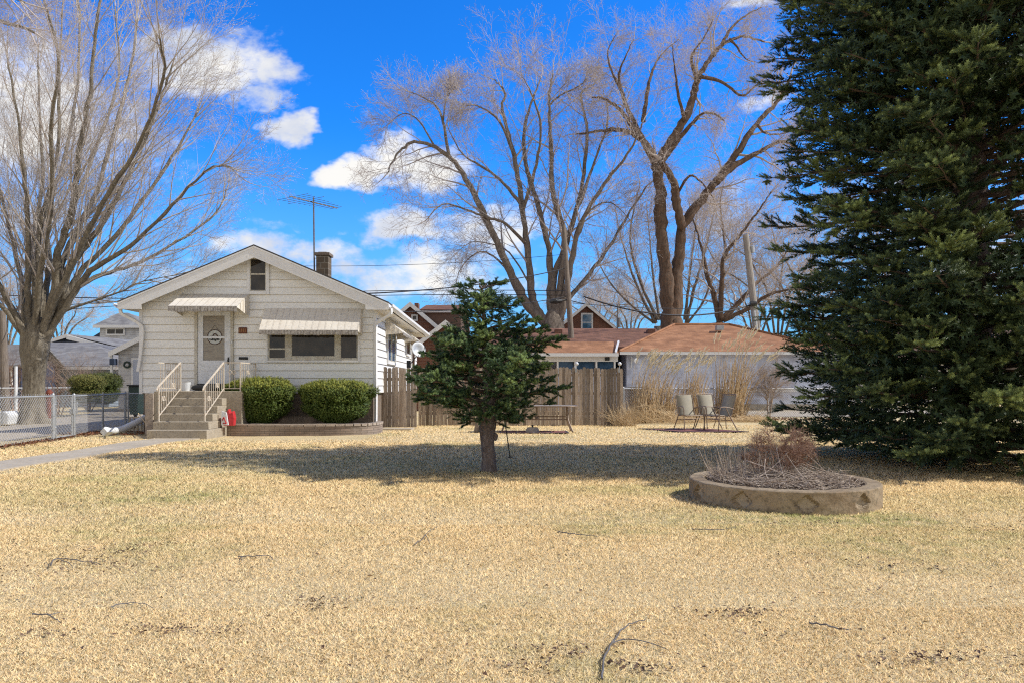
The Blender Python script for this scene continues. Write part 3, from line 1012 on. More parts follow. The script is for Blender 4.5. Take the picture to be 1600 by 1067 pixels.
wl = MB()
def gx(z):
    w = min(HWD, (RZ - .09 - z) / SL); return (-w, w)
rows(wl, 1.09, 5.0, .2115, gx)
wl.build('front_wall', [M['siding'], M['lap_shadow']], house, local=True)
TR = Matrix(((0, -1, 0, HWD), (1, 0, 0, 0), (0, 0, 1, 0), (0, 0, 0, 1)))          # right wall: u -> y, outward -v -> +x
TL = Matrix(((0, 1, 0, -HWD), (-1, 0, 0, BK), (0, 0, 1, 0), (0, 0, 0, 1)))
wr = MB(); wr.T = TR; rows(wr, 1.09, EAVE, .2115, lambda z: (0, BK)); wr.build('side_wall', [M['siding_white'], M['lap_shadow2']], house, local=True)
wl2 = MB(); wl2.T = TL; rows(wl2, 1.09, EAVE, .2115, lambda z: (0, BK)); wl2.build('side_wall', [M['siding_white'], M['lap_shadow2']], house, local=True)
bk = MB(); bk.box(-HWD + .03, HWD - .03, BK - .1, BK, 0, EAVE); bk.build('rear_wall', M['siding_white'], house, local=True)
for x in (-HWD, HWD):
    cn = MB(); cn.box(x - .045, x + .045, -.04, .045, 1.07, EAVE); cn.build('corner_trim', M['trim'], house, local=True)
fd = MB(); fd.box(-HWD + .05, HWD - .05, .03, BK - .12, -.1, 1.10); fd.build('foundation', M['foundation'], house, local=True)
# roof
rf = MB()
for s_ in (-1, 1):
    xe = 3.70 * s_
    ze = RZ - SL * 3.70
    pts = [(0, RZ + .03), (xe, ze + .03), (xe, ze - .01), (0, RZ - .01)]
    rf.prism(pts, -.43, BK + .35)
roof = rf.build('roof', M['shingle_dark'], house, local=True)
so = MB()
for s_ in (-1, 1):
    so.prism([(0, RZ - .015), (3.66 * s_, RZ - SL * 3.66 - .015), (3.66 * s_, RZ - SL * 3.66 - .05), (0, RZ - .05)], -.39, BK + .3)
    so.box(min(HWD * s_, 3.66 * s_), max(HWD * s_, 3.66 * s_), -.38, BK + .3, EAVE - .02, EAVE)
so.build('soffit', M['soffit'], house, local=True)
ra = MB()
for s_ in (-1, 1):
    P = [(3.70 * s_, EAVE - .03), (3.70 * s_, RZ - SL * 3.70 - .012), (0, RZ - .012), (0, RZ - .33), (3.06 * s_, RZ - .33 - SL * 3.06), (3.06 * s_, EAVE - .03)]
    ra.prism(P if s_ > 0 else P[::-1], -.425, -.395)
ra.build('rake_board', M['trim'], house, local=True)
rb = MB()
for s_ in (-1, 1):
    P = [(3.70 * s_, RZ - SL * 3.70 - .012), (3.70 * s_, RZ - SL * 3.70 - .055), (0, RZ - .055), (0, RZ - .012)]
    rb.prism(P, -.44, -.427)
rb.build('drip_edge', M['trim'], house, local=True)
def gutter(side):
    mb = MB()
    x = 3.70 * side
    prof = [(x, RZ - SL * 3.7 - .02), (x, EAVE), (x + .05 * side, EAVE), (x + .11 * side, EAVE + .06), (x + .115 * side, EAVE + .135), (x + .10 * side, EAVE + .135), (x + .095 * side, EAVE + .07), (x + .04 * side, EAVE + .02), (x + .01 * side, EAVE + .02)]
    mb.prism(prof, -.42, BK + .34)
    return mb.build('gutter', M['trim'], house, local=True)
gutter(1); gutter(-1)
dsp = MB()
dsp.T = None
def flat(mb, pts, w=.035, n=4): mb.tube(pts, w, n, 1, True, PI / 4)
flat(dsp, spline([(-3.68, -.30, EAVE), (-3.66, -.30, EAVE - .14), (-3.5, -.22, EAVE - .24), (-3.24, -.12, EAVE - .42), (-3.17, -.1, EAVE - .62), (-3.22, -.1, EAVE - 1.2), (-3.30, -.1, EAVE - 1.72)], 3), .052)
dsp.build('downspout', M['trim'], house, local=True)
dsp = MB()
flat(dsp, spline([(3.74, -.30, EAVE + .02), (3.74, -.30, EAVE - .13), (3.6, -.22, EAVE - .22), (3.34, -.09, EAVE - .36), (3.29, -.075, EAVE - .55), (3.29, -.07, 2.0), (3.29, -.07, .42), (3.26, -.12, .22), (3.15, -.42, .07)], 3), .048)
dsp.build('downspout', M['trim'], house, local=True)


def window(parent, x0, x1, z0, z1, tw, panes, T=None, trim='trim', sash='trim_dirty', glass='glass', label=None):
    mb = MB(); mb.T = T
    mb.box(x0 - tw, x0, -.062, .0, z0 - tw, z1 + tw); mb.box(x1, x1 + tw, -.062, .0, z0 - tw, z1 + tw)
    mb.box(x0, x1, -.059, .0, z1, z1 + tw); mb.box(x0 - .0, x1 + .0, -.08, .0, z0 - tw, z0)
    fr = mb.build('window', M[trim], parent, local=True)
    if label: fr['label'] = label
    sb = MB(); sb.T = T
    if len(panes) > 1:
        for a, b in zip(panes, panes[1:]):
            sb.box(a[1], b[0], -.056, .0, z0, z1)
    for (a, b, c, d, rails) in panes:
        w = .028
        sb.box(a, a + w, -.046, .0, c, d); sb.box(b - w, b, -.046, .0, c, d)
        sb.box(a + w, b - w, -.044, .0, c, c + w * 1.3); sb.box(a + w, b - w, -.044, .0, d - w, d)
        for r_ in rails: sb.box(a + w, b - w, -.049, .0, r_ - .02, r_ + .02)
        if c > z0 + .01: sb.box(a, b, -.05, .0, z0, c)
    sb.build('sash', M[sash], fr, local=True)
    for (a, b, c, d, rails) in panes:
        gp = MB(); gp.T = T
        gp.poly([(a + .02, -.032, c + .02), (b - .02, -.032, c + .02), (b - .02, -.032, d - .02), (a + .02, -.032, d - .02)])
        gp.build('pane', M[glass], fr, local=True)
    return fr


# attic window
window(house, hx(391.5), hx(416.5), hz(456), hz(404.5), .085, [(hx(391.5), hx(416.5), hz(456), hz(404.5), [hz(429)])])
# picture window group
window(house, hx(419), hx(559), hz(563), hz(521), .05, [(hx(420), hx(447), hz(561), hz(522), [hz(545)]), (hx(455), hx(524), hz(558), hz(522), []), (hx(531), hx(558.5), hz(561), hz(522), [])])
# side windows
window(house, 2.3, 4.1, 2.07, 3.05, .09, [(2.3, 3.1, 2.07, 3.05, []), (3.2, 4.1, 2.07, 3.05, [])], TR, glass='glass_blue')
window(house, 7.4, 8.5, 2.50, 3.12, .07, [(7.4, 8.5, 2.5, 3.12, [])], TR)
sd = MB(); sd.T = TR
sd.box(9.1, 10.3, -.06, 0, 1.2, 3.12); sdo = sd.build('side_door', M['trim'], house, local=True)
sd = MB(); sd.T = TR
sd.poly([(9.22, -.065, 1.9), (10.18, -.065, 1.9), (10.18, -.065, 2.95), (9.7, -.065, 3.03), (9.22, -.065, 2.95)]); sd.build('pane', M['glass'], sdo, local=True)


def awning(x0, x1, ztop, zfront, proj, val, T=None, xs=0.0, steep=None, zside=None, ribs=.17):
    mb = MB(); mb.T = T
    n = max(3, int((x1 - x0) / ribs))
    for i in range(n):
        a = x0 + (x1 - x0) * i / n; b = x0 + (x1 - x0) * (i + 1) / n; m = a + (b - a) * .88
        t = rnd(.3, 1)
        for (p, q, y) in ((a, m, .0), (m, b, -.004)):
            mb.poly([(p, -proj + y, zfront - y), (q, -proj + y, zfront - y), (q, -.03 + y, ztop - y), (p, -.03 + y, ztop - y)], t)
    zs = zside if zside is not None else zfront - .08
    for x, o in ((x0, -1), (x1, 1)):
        q = [(x, -proj, zfront), (x, -.03, ztop), (x, -.03, zs), (x, -proj, zfront - .03)]
        mb.poly(q if o > 0 else q[::-1], .8)
        for k in range(4):
            f0 = k / 4; y = -.03 - (proj - .03) * f0
            zt = ztop + (zfront - ztop) * f0
            mb.box(x - .012 + .012 * o, x + .012 + .012 * o, y - .02, y, zs + (zfront - .03 - zs) * f0, zt, .2)
    o = mb.build('awning', M['awning'], house, local=True)
    vb = MB(); vb.T = T
    m = int((x1 - x0) / .085)
    for i in range(m):
        a = x0 + (x1 - x0) * i / m; b = x0 + (x1 - x0) * (i + 1) / m
        zz = zfront - val * rnd(.82, 1.05)
        vb.box(a + .004, b - .004, -proj - .012, -proj + .004, zz, zfront + .006, rnd(0, 1))
        if i % 2 == 0: vb.box(a + .012, b - .012, -proj - .02, -proj - .0125, zz + .02, zfront - .02, .2)
    vb.build('valance', M['valance'], o, local=True)
    return o


awning(-6.93 + 7.125, -4.24 + 7.125, 3.46, 2.81, .60, .14)
awning(-9.235 + 7.125, -7.40 + 7.125, 3.86, 3.42, .95, .155, zside=3.24)
awning(2.0, 4.6, 3.36, 2.94, .55, .09, TR)
awning(7.0, 9.0, 3.36, 3.0, .5, .09, TR)

# front door
dm = MB()
X0, X1 = hx(311), hx(362); ZB, ZT = 1.36, 3.36
dm.box(hx(306.5), X0 - .0, -.075, .0, 1.2, ZT + .1); dm.box(X1, hx(366), -.075, .0, 1.2, ZT + .1)
dm.box(X0, X1, -.074, .0, ZT, ZT + .1)
dm.build('door_frame', M['trim_dirty'], house, local=True)
th = MB(); th.box(X0, X1, -.12, .0, 1.19, ZB - .01); th.build('threshold', M['dark'], house, local=True)
d_ = MB()
gx0, gx1 = hx(319.5), hx(352.5); gz0, gz1 = hz(563), hz(494); gm = hz(527.5)
d_.box(X0 + .004, gx0, -.055, -.0, ZB, ZT); d_.box(gx1, X1 - .004, -.055, 0, ZB, ZT)
d_.box(gx0, gx1, -.0555, 0, ZB, gz0); d_.box(gx0, gx1, -.0555, 0, gz1, ZT); d_.box(gx0, gx1, -.052, 0, gm - .028, gm + .028)
door = d_.build('storm_door', M['white_plastic'], house, local=True)
for a, b in ((gz0, gm - .028), (gm + .028, gz1)):
    p = MB(); p.poly([(gx0, -.030, a), (gx1, -.030, a), (gx1, -.030, b), (gx0, -.030, b)])
    p.build('pane', M['blind'], door, local=True)
hd = MB(); hd.tube(spline([(hx(358.5), -.06, 2.05), (hx(358.5), -.11, 2.04), (hx(358.5), -.11, 1.93), (hx(358.5), -.06, 1.92)], 3), .012, 6)
hd.box(hx(357.5), hx(359.8), -.065, -.055, 1.9, 2.1)
hd.build('handle', M['dark'], door, local=True)
# round sign hanging behind the glass of the door
_c, _s = math.cos(R(1.6)), math.sin(R(1.6))
sg = empty('door_sign', (-7.125 + hx(337) * _c + .040 * _s, HY + hx(337) * _s - .040 * _c, hz(527)), 'round pale sign with dark rim and script, hanging on the storm door', 'sign', rz=R(1.6), local=True)
sm = MB(); sm.T = Matrix.Rotation(R(90), 4, 'X')
def disc(mb, r0, r1, y, n=40):
    for k in range(n):
        a, b = 2 * PI * k / n, 2 * PI * (k + 1) / n
        P = [(r1 * math.cos(a), y, r1 * math.sin(a)), (r1 * math.cos(b), y, r1 * math.sin(b)), (r0 * math.cos(b), y, r0 * math.sin(b)), (r0 * math.cos(a), y, r0 * math.sin(a))]
        mb.poly(P if r0 > 0 else P[:3])
sm = MB(); disc(sm, 0, .19, .004); sm.build('face', M['signface'], sg, local=True)
sm = MB(); sm.tube([(.20 * math.cos(2 * PI * k / 36), 0.0, .20 * math.sin(2 * PI * k / 36)) for k in range(37)], .011, 6); sm.build('rim', M['signrim'], sg, local=True)
sm = MB()
def scr(pts, r=.0085): sm.tube(spline([(x, -.002, z) for x, z in pts], 4), r, 5)
scr([(-.115, -.03), (-.135, -.05), (-.13, -.085), (-.105, -.088), (-.09, -.07)])
scr([(-.085, -.085), (-.06, -.03), (-.05, -.04), (-.07, -.085), (-.04, -.08)])
scr([(-.035, -.085), (-.02, -.04), (-.005, -.05), (-.01, -.085), (.01, -.08)], .007)
scr([(.0, -.12), (.03, -.06), (.05, -.025), (.038, -.03), (.03, -.12)])
scr([(.055, -.085), (.065, -.05), (.085, -.045), (.075, -.085), (.1, -.08), (.105, -.045), (.125, -.06), (.12, -.085)], .007)
sm.build('script', M['ink'], sg, local=True)
sm = MB(); sm.box(-.13, .14, -.0, .006, .005, .03); sm.tube(spline([(-.05, .003, .03), (-.03, .003, .07), (.02, .003, .085), (.05, .003, .06), (.08, .003, .03)], 3), .02, 5); sm.build('picture', M['signrim'], sg, local=True)
sm = MB(); sm.tube([(-.12, .006, .16), (0, .006, .33), (.12, .006, .16)], .006, 4); sm.build('cord', M['stick'], sg, local=True)
# plaque, mail slot, bell, meter strip
pq = MB(); pq.box(hx(373.5), hx(387), -.05, -.02, hz(521.5), hz(512)); pqo = pq.build('house_number_plaque', M['brownplate'], house, bevel=.02, local=True)
pq = MB()
for i, x in enumerate((375.5, 378.3, 381.1, 383.9)):
    pq.box(hx(x), hx(x + .7), -.054, -.0505, hz(519.5), hz(514)); pq.box(hx(x + .9), hx(x + 1.7), -.0545, -.0505, hz(517.2 + (i % 2)), hz(516.2 + (i % 2))); pq.box(hx(x + .4), hx(x + 1.8), -.0538, -.0505, hz(519.6 - 4.2 * (i % 2)), hz(518.9 - 4.2 * (i % 2)))
pq.build('digits', M['gold'], pqo, local=True)
pq = MB(); pq.box(hx(374), hx(388), -.04, -.02, hz(561.5), hz(557.5)); pq.box(hx(374.5), hx(387.5), -.046, -.04, hz(559.5), hz(558)); pq.build('mail_slot', M['dark'], house, local=True)
pq = MB(); pq.box(hx(363.6), hx(365.2), -.10, -.076, hz(537), hz(533)); pq.build('doorbell', M['white_plastic'], house, local=True)

# chimney and antenna
def onhouse(px, py, d): return W(px, py, d)
ch = MB()
ch.box(WX(496.5, 24) , WX(515, 24), 23.8, 24.25, 4.2, WZ(401, 24))
cho = empty('chimney', (WX(506, 24), 24, 4.5), 'tall block chimney with flat cap standing on the bungalow roof', 'chimney')
ch.build('stack', M['chimney'], cho)
ch = MB(); ch.box(WX(494, 24), WX(517.5, 24), 23.75, 24.3, WZ(401, 24), WZ(396.5, 24)); ch.box(WX(499, 24), WX(512, 24), 23.85, 24.15, WZ(396.5, 24), WZ(395, 24))
ch.build('cap', M['foundation'], cho, bevel=.01)
rv = MB(); rv.T = Matrix.Translation((WX(431, 24), 24, 5.02)) @ Matrix.Rotation(R(23), 4, 'Y'); rv.box(-.2, .2, -.12, .12, -.2, .15)
tagit(rv.build('roof_vent', M['brick'], None, bevel=.02), 'low reddish brick vent stub just right of the bungalow ridge', 'vent')
an = empty('television_antenna', (WX(491, 24.2), 24.2, 4.6), 'tall rooftop television antenna on a thin mast beside the chimney', 'antenna')
mm = MB(); mm.bar((WX(491.5, 24.2), 24.2, 4.4), (WX(490, 24.2), 24.2, WZ(309, 24.2)), .026, 6); mm.bar((WX(491, 24.2), 24.2, WZ(404, 24.2)), (WX(497, 24), 24.0, WZ(404, 24)), .012); mm.build('mast', M['metal_rod'], an)
b0 = W(449.5, 308.5, 23.6); b1 = W(527, 326, 25.0)
mm = MB(); mm.bar(W(452, 307, 23.6), b1, .022, 4); mm.build('boom', M['metal_rod'], an)
b0 = W(452, 307, 23.6)
for k in range(11):
    t = .06 + .90 * k / 10
    c = b0.lerp(b1, t); hl = 1.35 * (.35 + .65 * (1 - t)) if k not in (3,) else 1.5
    dv_ = Vector((.86, -.50, .02))
    mm = MB(); mm.bar(c - dv_ * hl * .55, c + dv_ * hl * .55, .008, 4); mm.build('element', M['metal_rod'], an)
# satellite dish on the side of the house
ds = empty('satellite_dish', W(641, 571, 25.2), 'grey satellite dish on a bent arm beside the bungalow side wall', 'satellite dish')
mm = MB()
Dc = W(654, 546, 24.6)
dn = Vector((.60, -.78, .25)).normalized()
q = dn.to_track_quat('Z', 'Y').to_matrix().to_4x4()
mm.T = Matrix.Translation(Dc) @ q
mm.lathe([(.02, -.06), (.14, -.045), (.25, .0), (.265, .005), (.25, .012), (.14, -.03), (.02, -.045)], 28, sy=1.0)
mm.build('reflector', M['galv'], ds, smooth=True)
mm = MB(); mm.tube([W(640, 571, 25.2), W(641.5, 568, 24.9), W(655, 551, 24.65)], .02, 6); mm.tube([W(655, 551, 24.65), Dc + dn * .3 + Vector((0, 0, -.25)), Dc + dn * .42], .012, 5); mm.box(WX(640.5, 25.2) - .1, WX(640.5, 25.2) + .02, 25.1, 25.3, 1.9, 2.15); mm.build('arm', M['dark'], ds)

# ------------------------------------------------------------------ stoop and steps
stp = empty('front_steps', (-8.3, 19.5, 0), 'six-step concrete stoop leading up to the white storm door', 'steps')
XS = (-8.84, -7.52)
fr_ = [(17.9, .225, -.10, .10), (18.2, .415, -.04, .02), (18.5, .60, 0, 0), (18.8, .79, 0, 0), (19.1, .975, 0, 0)]
for i, (y, z, a, b) in enumerate(fr_):
    mb = MB(); zb = -.1
    mb.box(XS[0] + a + (.05 if i == 0 else 0), XS[1] + b, y, 19.42 if i == 0 else 19.41 - .002 * i, (zb if i == 0 else fr_[i - 1][1] + .0005), z)
    mb.build('step', M['concrete'], stp, bevel=.012)
mb = MB(); mb.box(-9.44, -7.12, 19.4, 20.72, -.1, 1.16); mb.build('landing', M['concrete'], stp, bevel=.012)
mb = MB(); mb.box(-9.66, -9.441, 19.36, 20.74, -.1, 1.10); mb.build('side_wall', M['cap'], stp, bevel=.01)


def railing(label, stair, plat, posts):
    r = empty('stair_railing', (stair[0][0], stair[0][1], stair[0][2]), label, 'railing', 'painted iron railings at the front steps')
    a, b = Vector(stair[0]), Vector(stair[1])
    hgt = .86
    mb = MB()
    up = Vector((0, 0, hgt)); b_up = Vector((0, 0, .75))
    mb.tube([a + Vector((0, -.10, hgt - .09)), a + Vector((0, -.03, hgt)), b + b_up], .022, 4, 1, True, PI / 4)
    mb.bar(a + Vector((0, 0, .13)), b + Vector((0, 0, .06)), .014)
    mb.build('handrail', M['iron'], r)
    mb = MB(); mb.bar(a, a + up, .021); mb.build('post', M['iron'], r)
    mb = MB(); mb.bar(b, b + b_up, .024); mb.build('post', M['iron'], r)
    mb = MB()
    for k in range(1, 9):
        t = k / 9; p = a.lerp(b, t)
        mb.bar(p + Vector((0, 0, .12)), p + Vector((0, 0, hgt * (1 - t) + .75 * t)), .0085)
        if k in (2, 6):
            for s_ in (-1, 1):
                c = p + Vector((0, .045 * s_, .40))
                mb.tube([c + Vector((0, .035 * math.cos(q), .055 * math.sin(q))) for q in [2 * PI * j / 10 for j in range(11)]], .009, 4)
    mb.build('balusters', M['iron'], r)
    for (p, q) in plat:
        p = Vector(p); q = Vector(q)
        mb = MB()
        mb.bar(p + b_up, q + b_up, .018); mb.bar(p + Vector((0, 0, .07)), q + Vector((0, 0, .07)), .013)
        n = max(3, int((q - p).length / .13))
        for k in range(1, n): mb.bar(p.lerp(q, k / n) + Vector((0, 0, .07)), p.lerp(q, k / n) + b_up, .0085)
        c = p.lerp(q, .5)
        for s_ in (-1, 1):
            dd = (q - p).normalized() * .05 * s_
            mb.tube([c + dd + (q - p).normalized() * .035 * math.cos(w) + Vector((0, 0, .5 + .05 * math.sin(w))) for w in [2 * PI * j / 10 for j in range(11)]], .009, 4)
        mb.bar(q, q + b_up, .022)
        mb.build('landing_rail', M['iron'], r)
    return r


railing('left cream iron railing, rust streaked, beside the bare landing side', [(-8.76, 18.25, .42), (-8.76, 19.44, 1.16)], [[(-9.36, 19.46, 1.16), (-9.36, 20.6, 1.16)], [(-8.80, 19.46, 1.16), (-9.36, 19.46, 1.16)]][:1], 0)
railing('right cream iron railing that continues across the landing towards the shrubs', [(-7.62, 18.25, .42), (-7.62, 19.44, 1.16)], [[(-7.62, 19.46, 1.16), (-7.18, 19.46, 1.16)], [(-7.18, 19.46, 1.16), (-7.18, 20.6, 1.16)]], 0)

# things on the landing
mb = MB(); mb.tube(spline([(-8.75, 20.1, 1.24), (-8.5, 20.08, 1.25), (-8.2, 20.06, 1.25), (-7.98, 20.1, 1.23)], 4), [.03, .06, .075, .08, .078, .08, .082, .08, .078, .075, .07, .06, .03], 10)
tagit(mb.build('rolled_mat', M['dark'], None, smooth=True), 'dark rolled rubber mat lying across the landing before the door', 'mat')
mb = MB(); mb.lathe([(.09, 0), (.13, .24), (.14, .25), (.12, .24), (.085, .02)], 20, c=(-8.95, 20.2, 1.16)); tagit(mb.build('white_bucket', M['white_plastic'], None, smooth=False), 'tapered white bucket on the landing behind the left railing', 'bucket')
tb = empty('storage_tub', (-7.45, 20.3, 1.16), 'blue and grey plastic tub standing on the landing right of the door', 'tub')
mb = MB(); mb.prism([(-7.66, 1.16), (-7.26, 1.16), (-7.23, 1.36), (-7.69, 1.36)], 20.1, 20.45); mb.build('body', M['blue'], tb)
mb = MB(); mb.box(-7.71, -7.21, 20.07, 20.48, 1.36, 1.39); mb.build('lid', M['greenbin'], tb)
# shopping bag beside the steps
bg_ = empty('shopping_bag', (-7.25, 18.95, .3), 'red and white plastic bag slumped against the right of the steps', 'bag')
mb = MB(); mb.prism([(-7.40, .28), (-7.14, .28), (-7.12, .48), (-7.16, .66), (-7.19, .61), (-7.23, .60), (-7.27, .71), (-7.33, .62), (-7.40, .58)], 18.86, 19.02); mb.build('bag_body', M['bag'], bg_, bevel=.012)
mb = MB(); mb.prism([(-7.43, .30), (-7.25, .30), (-7.30, .62), (-7.42, .66)], 18.80, 18.845); mb.build('white_panel', M['white_plastic'], bg_)
mb = MB(); mb.tube(spline([(-7.40, 18.79, .42), (-7.36, 18.79, .50), (-7.33, 18.79, .42), (-7.30, 18.79, .34), (-7.38, 18.79, .35)], 3), .014, 5); mb.build('red_swirl', M['red'], bg_)

# brick flower bed wall and soil
bw = empty('flower_bed_wall', (-5.9, 19.3, 0), 'low grey-brown brick retaining wall curving along the front of the bungalow', 'retaining wall')
mb = MB()
path = [(-7.42, 19.25), (-6.5, 19.18), (-5.4, 19.15), (-4.6, 19.22), (-4.0, 19.40), (-3.72, 19.75), (-3.68, 20.3), (-3.72, 20.7)]
P = spline([(x, y, 0) for x, y in path], 3)
def wallstrip(mb, P, z0, z1, th):
    pr = None
    for i, p in enumerate(P):
        d = (P[min(i + 1, len(P) - 1)] - P[max(i - 1, 0)]).normalized(); n = Vector((-d.y, d.x, 0)) * th / 2
        q = [mb.vert(p - n + Vector((0, 0, z0))), mb.vert(p - n + Vector((0, 0, z1))), mb.vert(p + n + Vector((0, 0, z1))), mb.vert(p + n + Vector((0, 0, z0)))]
        if pr:
            for k in range(3): mb.face((pr[k], pr[k + 1], q[k + 1], q[k]) if False else (pr[k + 1], pr[k], q[k], q[k + 1]))
        else: mb.face(q)
        pr = q
    mb.face(pr[::-1])
wallstrip(mb, P, -.05, .25, .16); mb.build('brick_course', M['bedbrick'], bw)
mb = MB()
# individual cap stones
tot = 0
for i in range(len(P) - 1):
    a, b = P[i], P[i + 1]; n = max(1, int((b - a).length / .22))
    for k in range(n):
        p, q = a.lerp(b, k / n), a.lerp(b, (k + 1) / n); d = (q - p).normalized(); nn = Vector((-d.y, d.x, 0)) * .1
        z1 = .31 + rnd(-.004, .004); e = d * .006
        c = [p - nn + e, q - nn - e, q + nn - e, p + nn + e]
        lo = [mb.vert((x.x, x.y, .252)) for x in c]; hi = [mb.vert((x.x, x.y, z1)) for x in c]
        mb.face(hi)
        for j in range(4): mb.face((lo[j], lo[(j + 1) % 4], hi[(j + 1) % 4], hi[j]))
mb.build('cap_stones', M['cap'], bw)
mb = MB(); mb.poly([(-7.45, 19.28, .24), (-4.1, 19.45, .24), (-3.8, 19.8, .24), (-3.8, 20.8, .24), (-7.45, 20.7, .24)]); tagit(mb.build('flower_bed_soil', M['soil']), kind='structure')


# ------------------------------------------------------------------ clipped shrubs
def shrub(label, cx, cy, z0, rx, ry, h, n, mat, flat_=.55, group=None, name='clipped_shrub', neck=.35, tm=(.30, .55)):
    r = empty(name, (cx, cy, z0), label, 'shrub', group)
    st = MB()
    for k in range(14):
        a = rnd(0, 6.28); e = Vector((cx + math.cos(a) * rx * .7, cy + math.sin(a) * ry * .7, z0 + h * .75))
        b = Vector((cx + rnd(-.08, .08), cy + rnd(-.08, .08), z0))
        st.tube(spline([b, b.lerp(e, .5) + rvec() * .08 - Vector((0, 0, .05)), e], 3), [.022, .018, .015, .012, .01, .008, .006], 5)
    st.build('stems', M['deadtwig'], r)
    fo = MB(); pos = []; dr = []; sc = []; ti = []
    while len(pos) < n:
        a = rnd(0, 2 * PI); u = rnd(-1, 1)
        s_ = math.sqrt(1 - u * u)
        # superellipse-ish: flat top, sides tapering in below
        prof = 1.0 if u > .25 else 1 - (1 - neck) * ((.25 - u) / 1.25) ** 1.0
        sx = (abs(s_) ** .84) * prof
        lump = 1 + .24 * mnoise.noise(Vector((math.cos(a) * 2.2 + cx, math.sin(a) * 2.2, u * 2.2)))
        dep = 1 - abs(random.gauss(0, .09))
        x = cx + math.cos(a) * sx * rx * lump * dep; y = cy + math.sin(a) * sx * ry * lump * dep
        zz = z0 + h * (.5 + .5 * (math.copysign(abs(u) ** flat_, u)) * dep) + .03 * math.sin(7 * a) * (u > .5) + rnd(-.02, .03)
        if zz < z0 + .05: continue
        nrm = Vector((math.cos(a) * s_ / rx, math.sin(a) * s_ / ry, (u if u > 0 else u * .3) / (h * .5) + .35))
        dr.append(tuple(nrm.normalized() + rvec() * .5)); pos.append((x, y, zz)); sc.append(rnd(.05, .10))
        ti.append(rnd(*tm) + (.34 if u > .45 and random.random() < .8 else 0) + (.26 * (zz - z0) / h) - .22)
    fo.extra += place(YEWT, pos, dr, sc, ti)
    # shaded inner mass of twiglets
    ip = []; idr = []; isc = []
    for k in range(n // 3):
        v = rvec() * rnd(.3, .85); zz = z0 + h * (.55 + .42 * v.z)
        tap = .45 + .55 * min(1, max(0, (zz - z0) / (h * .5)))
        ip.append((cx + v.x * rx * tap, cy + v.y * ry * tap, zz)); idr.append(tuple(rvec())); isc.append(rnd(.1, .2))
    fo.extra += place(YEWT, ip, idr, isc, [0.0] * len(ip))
    fo.build('foliage', mat, r)
    return r


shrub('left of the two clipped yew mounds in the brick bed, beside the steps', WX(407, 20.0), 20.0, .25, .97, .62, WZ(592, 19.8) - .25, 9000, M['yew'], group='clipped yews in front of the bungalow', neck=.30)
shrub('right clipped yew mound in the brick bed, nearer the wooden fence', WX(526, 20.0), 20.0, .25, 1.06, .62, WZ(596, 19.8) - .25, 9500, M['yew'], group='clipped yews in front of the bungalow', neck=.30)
shrub('small sunlit clipped hedge bush in front, beyond the driveway', WX(136, 31), 31, .55, .70, .6, WZ(586, 31) - .55, 4200, M['boxhedge'], group='clipped bushes beside the driveway', name='hedge_bush', neck=.5, tm=(.5, .9))  # raised tint range puts the sunlight into this bush's leaf colour
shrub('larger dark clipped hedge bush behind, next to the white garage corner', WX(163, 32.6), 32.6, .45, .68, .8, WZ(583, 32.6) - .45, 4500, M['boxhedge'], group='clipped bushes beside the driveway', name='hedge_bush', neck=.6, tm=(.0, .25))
#PART3
# ------------------------------------------------------------------ wooden fence
def picket_panel(mb, A, B, h, w=.12, jag=.035):
    A = Vector(A); B = Vector(B); L = (B - A).length; d = (B - A).normalized(); n = Vector((-d.y, d.x, 0))
    x = 0
    while x < L - .03:
        ww = min(w * rnd(.75, 1.1), L - x) - .006
        p = A + d * x + n * rnd(-.016, .012); q = p + d * ww
        hh = h + rnd(-jag, jag); tl = rnd(-.012, .012); th = .018; t = random.random() ** .7
        c = min(.03, ww * .3)
        prof = [(0, 0), (ww, 0), (ww + tl, hh - c), (ww - c + tl, hh), (c + tl, hh), (tl, hh - c)]
        fr = [mb.vert(p + d * a + Vector((0, 0, z))) for a, z in prof]; bk_ = [mb.vert(p + n * th + d * a + Vector((0, 0, z))) for a, z in prof]
        mb.face(fr, t); mb.face(bk_[::-1], t)
        for k in range(6): mb.face((fr[(k + 1) % 6], fr[k], bk_[k], bk_[(k + 1) % 6]), t * .6)
        x += ww + rnd(.004, .012)


wf = empty('wooden_fence', (0, 23.7, 0), 'tall weathered grey-brown picket fence running from gate to the reeds', 'fence')
A = (-3.02, 23.75, 0); B = (3.62, 23.95, 0)
mb = MB(); picket_panel(mb, A, B, 1.87); mb.build('pickets', M['fencewood'], wf)
for z in (.35, 1.0, 1.6):
    mb = MB(); mb.box(-3.0, 3.6, 23.98, 24.04, z, z + .09, .6); mb.build('rail', M['fencewood'], wf)
for x in (-2.9, -.6, 1.6, 3.55):
    mb = MB(); mb.box(x - .05, x + .05, 24.05, 24.15, 0, 1.85, .6); mb.build('post', M['fencewood'], wf)
for px_, lab in ((901, 'a'), (968, 'b')):
    x = WX(px_, 23.8); z = WZ(571, 23.8)
    lt = empty('fence_lamp', (x, 23.78, z), 'small white lamp clipped on the fence top ' + ('left of the pair, above mid fence' if lab == 'a' else 'at the right end post of the fence'), 'lamp')
    mb = MB(); mb.lathe([(.02, .0), (.055, .03), (.06, .07), (.03, .11), (.01, .12)], 12, c=(x, 23.75, z)); mb.build('globe', M['white_plastic'], lt, smooth=True)
    mb = MB(); mb.box(x - .06, x - .0, 23.69, 23.72, z - .22, z - .09); mb.bar((x, 23.75, z + .02), (x - .03, 23.7, z - .15), .012); mb.build('bracket', M['galv'], lt)
wg = empty('wooden_gate', (-3.6, 22.35, 0), 'darker weathered picket gate with an orange new post beside the bungalow', 'gate')
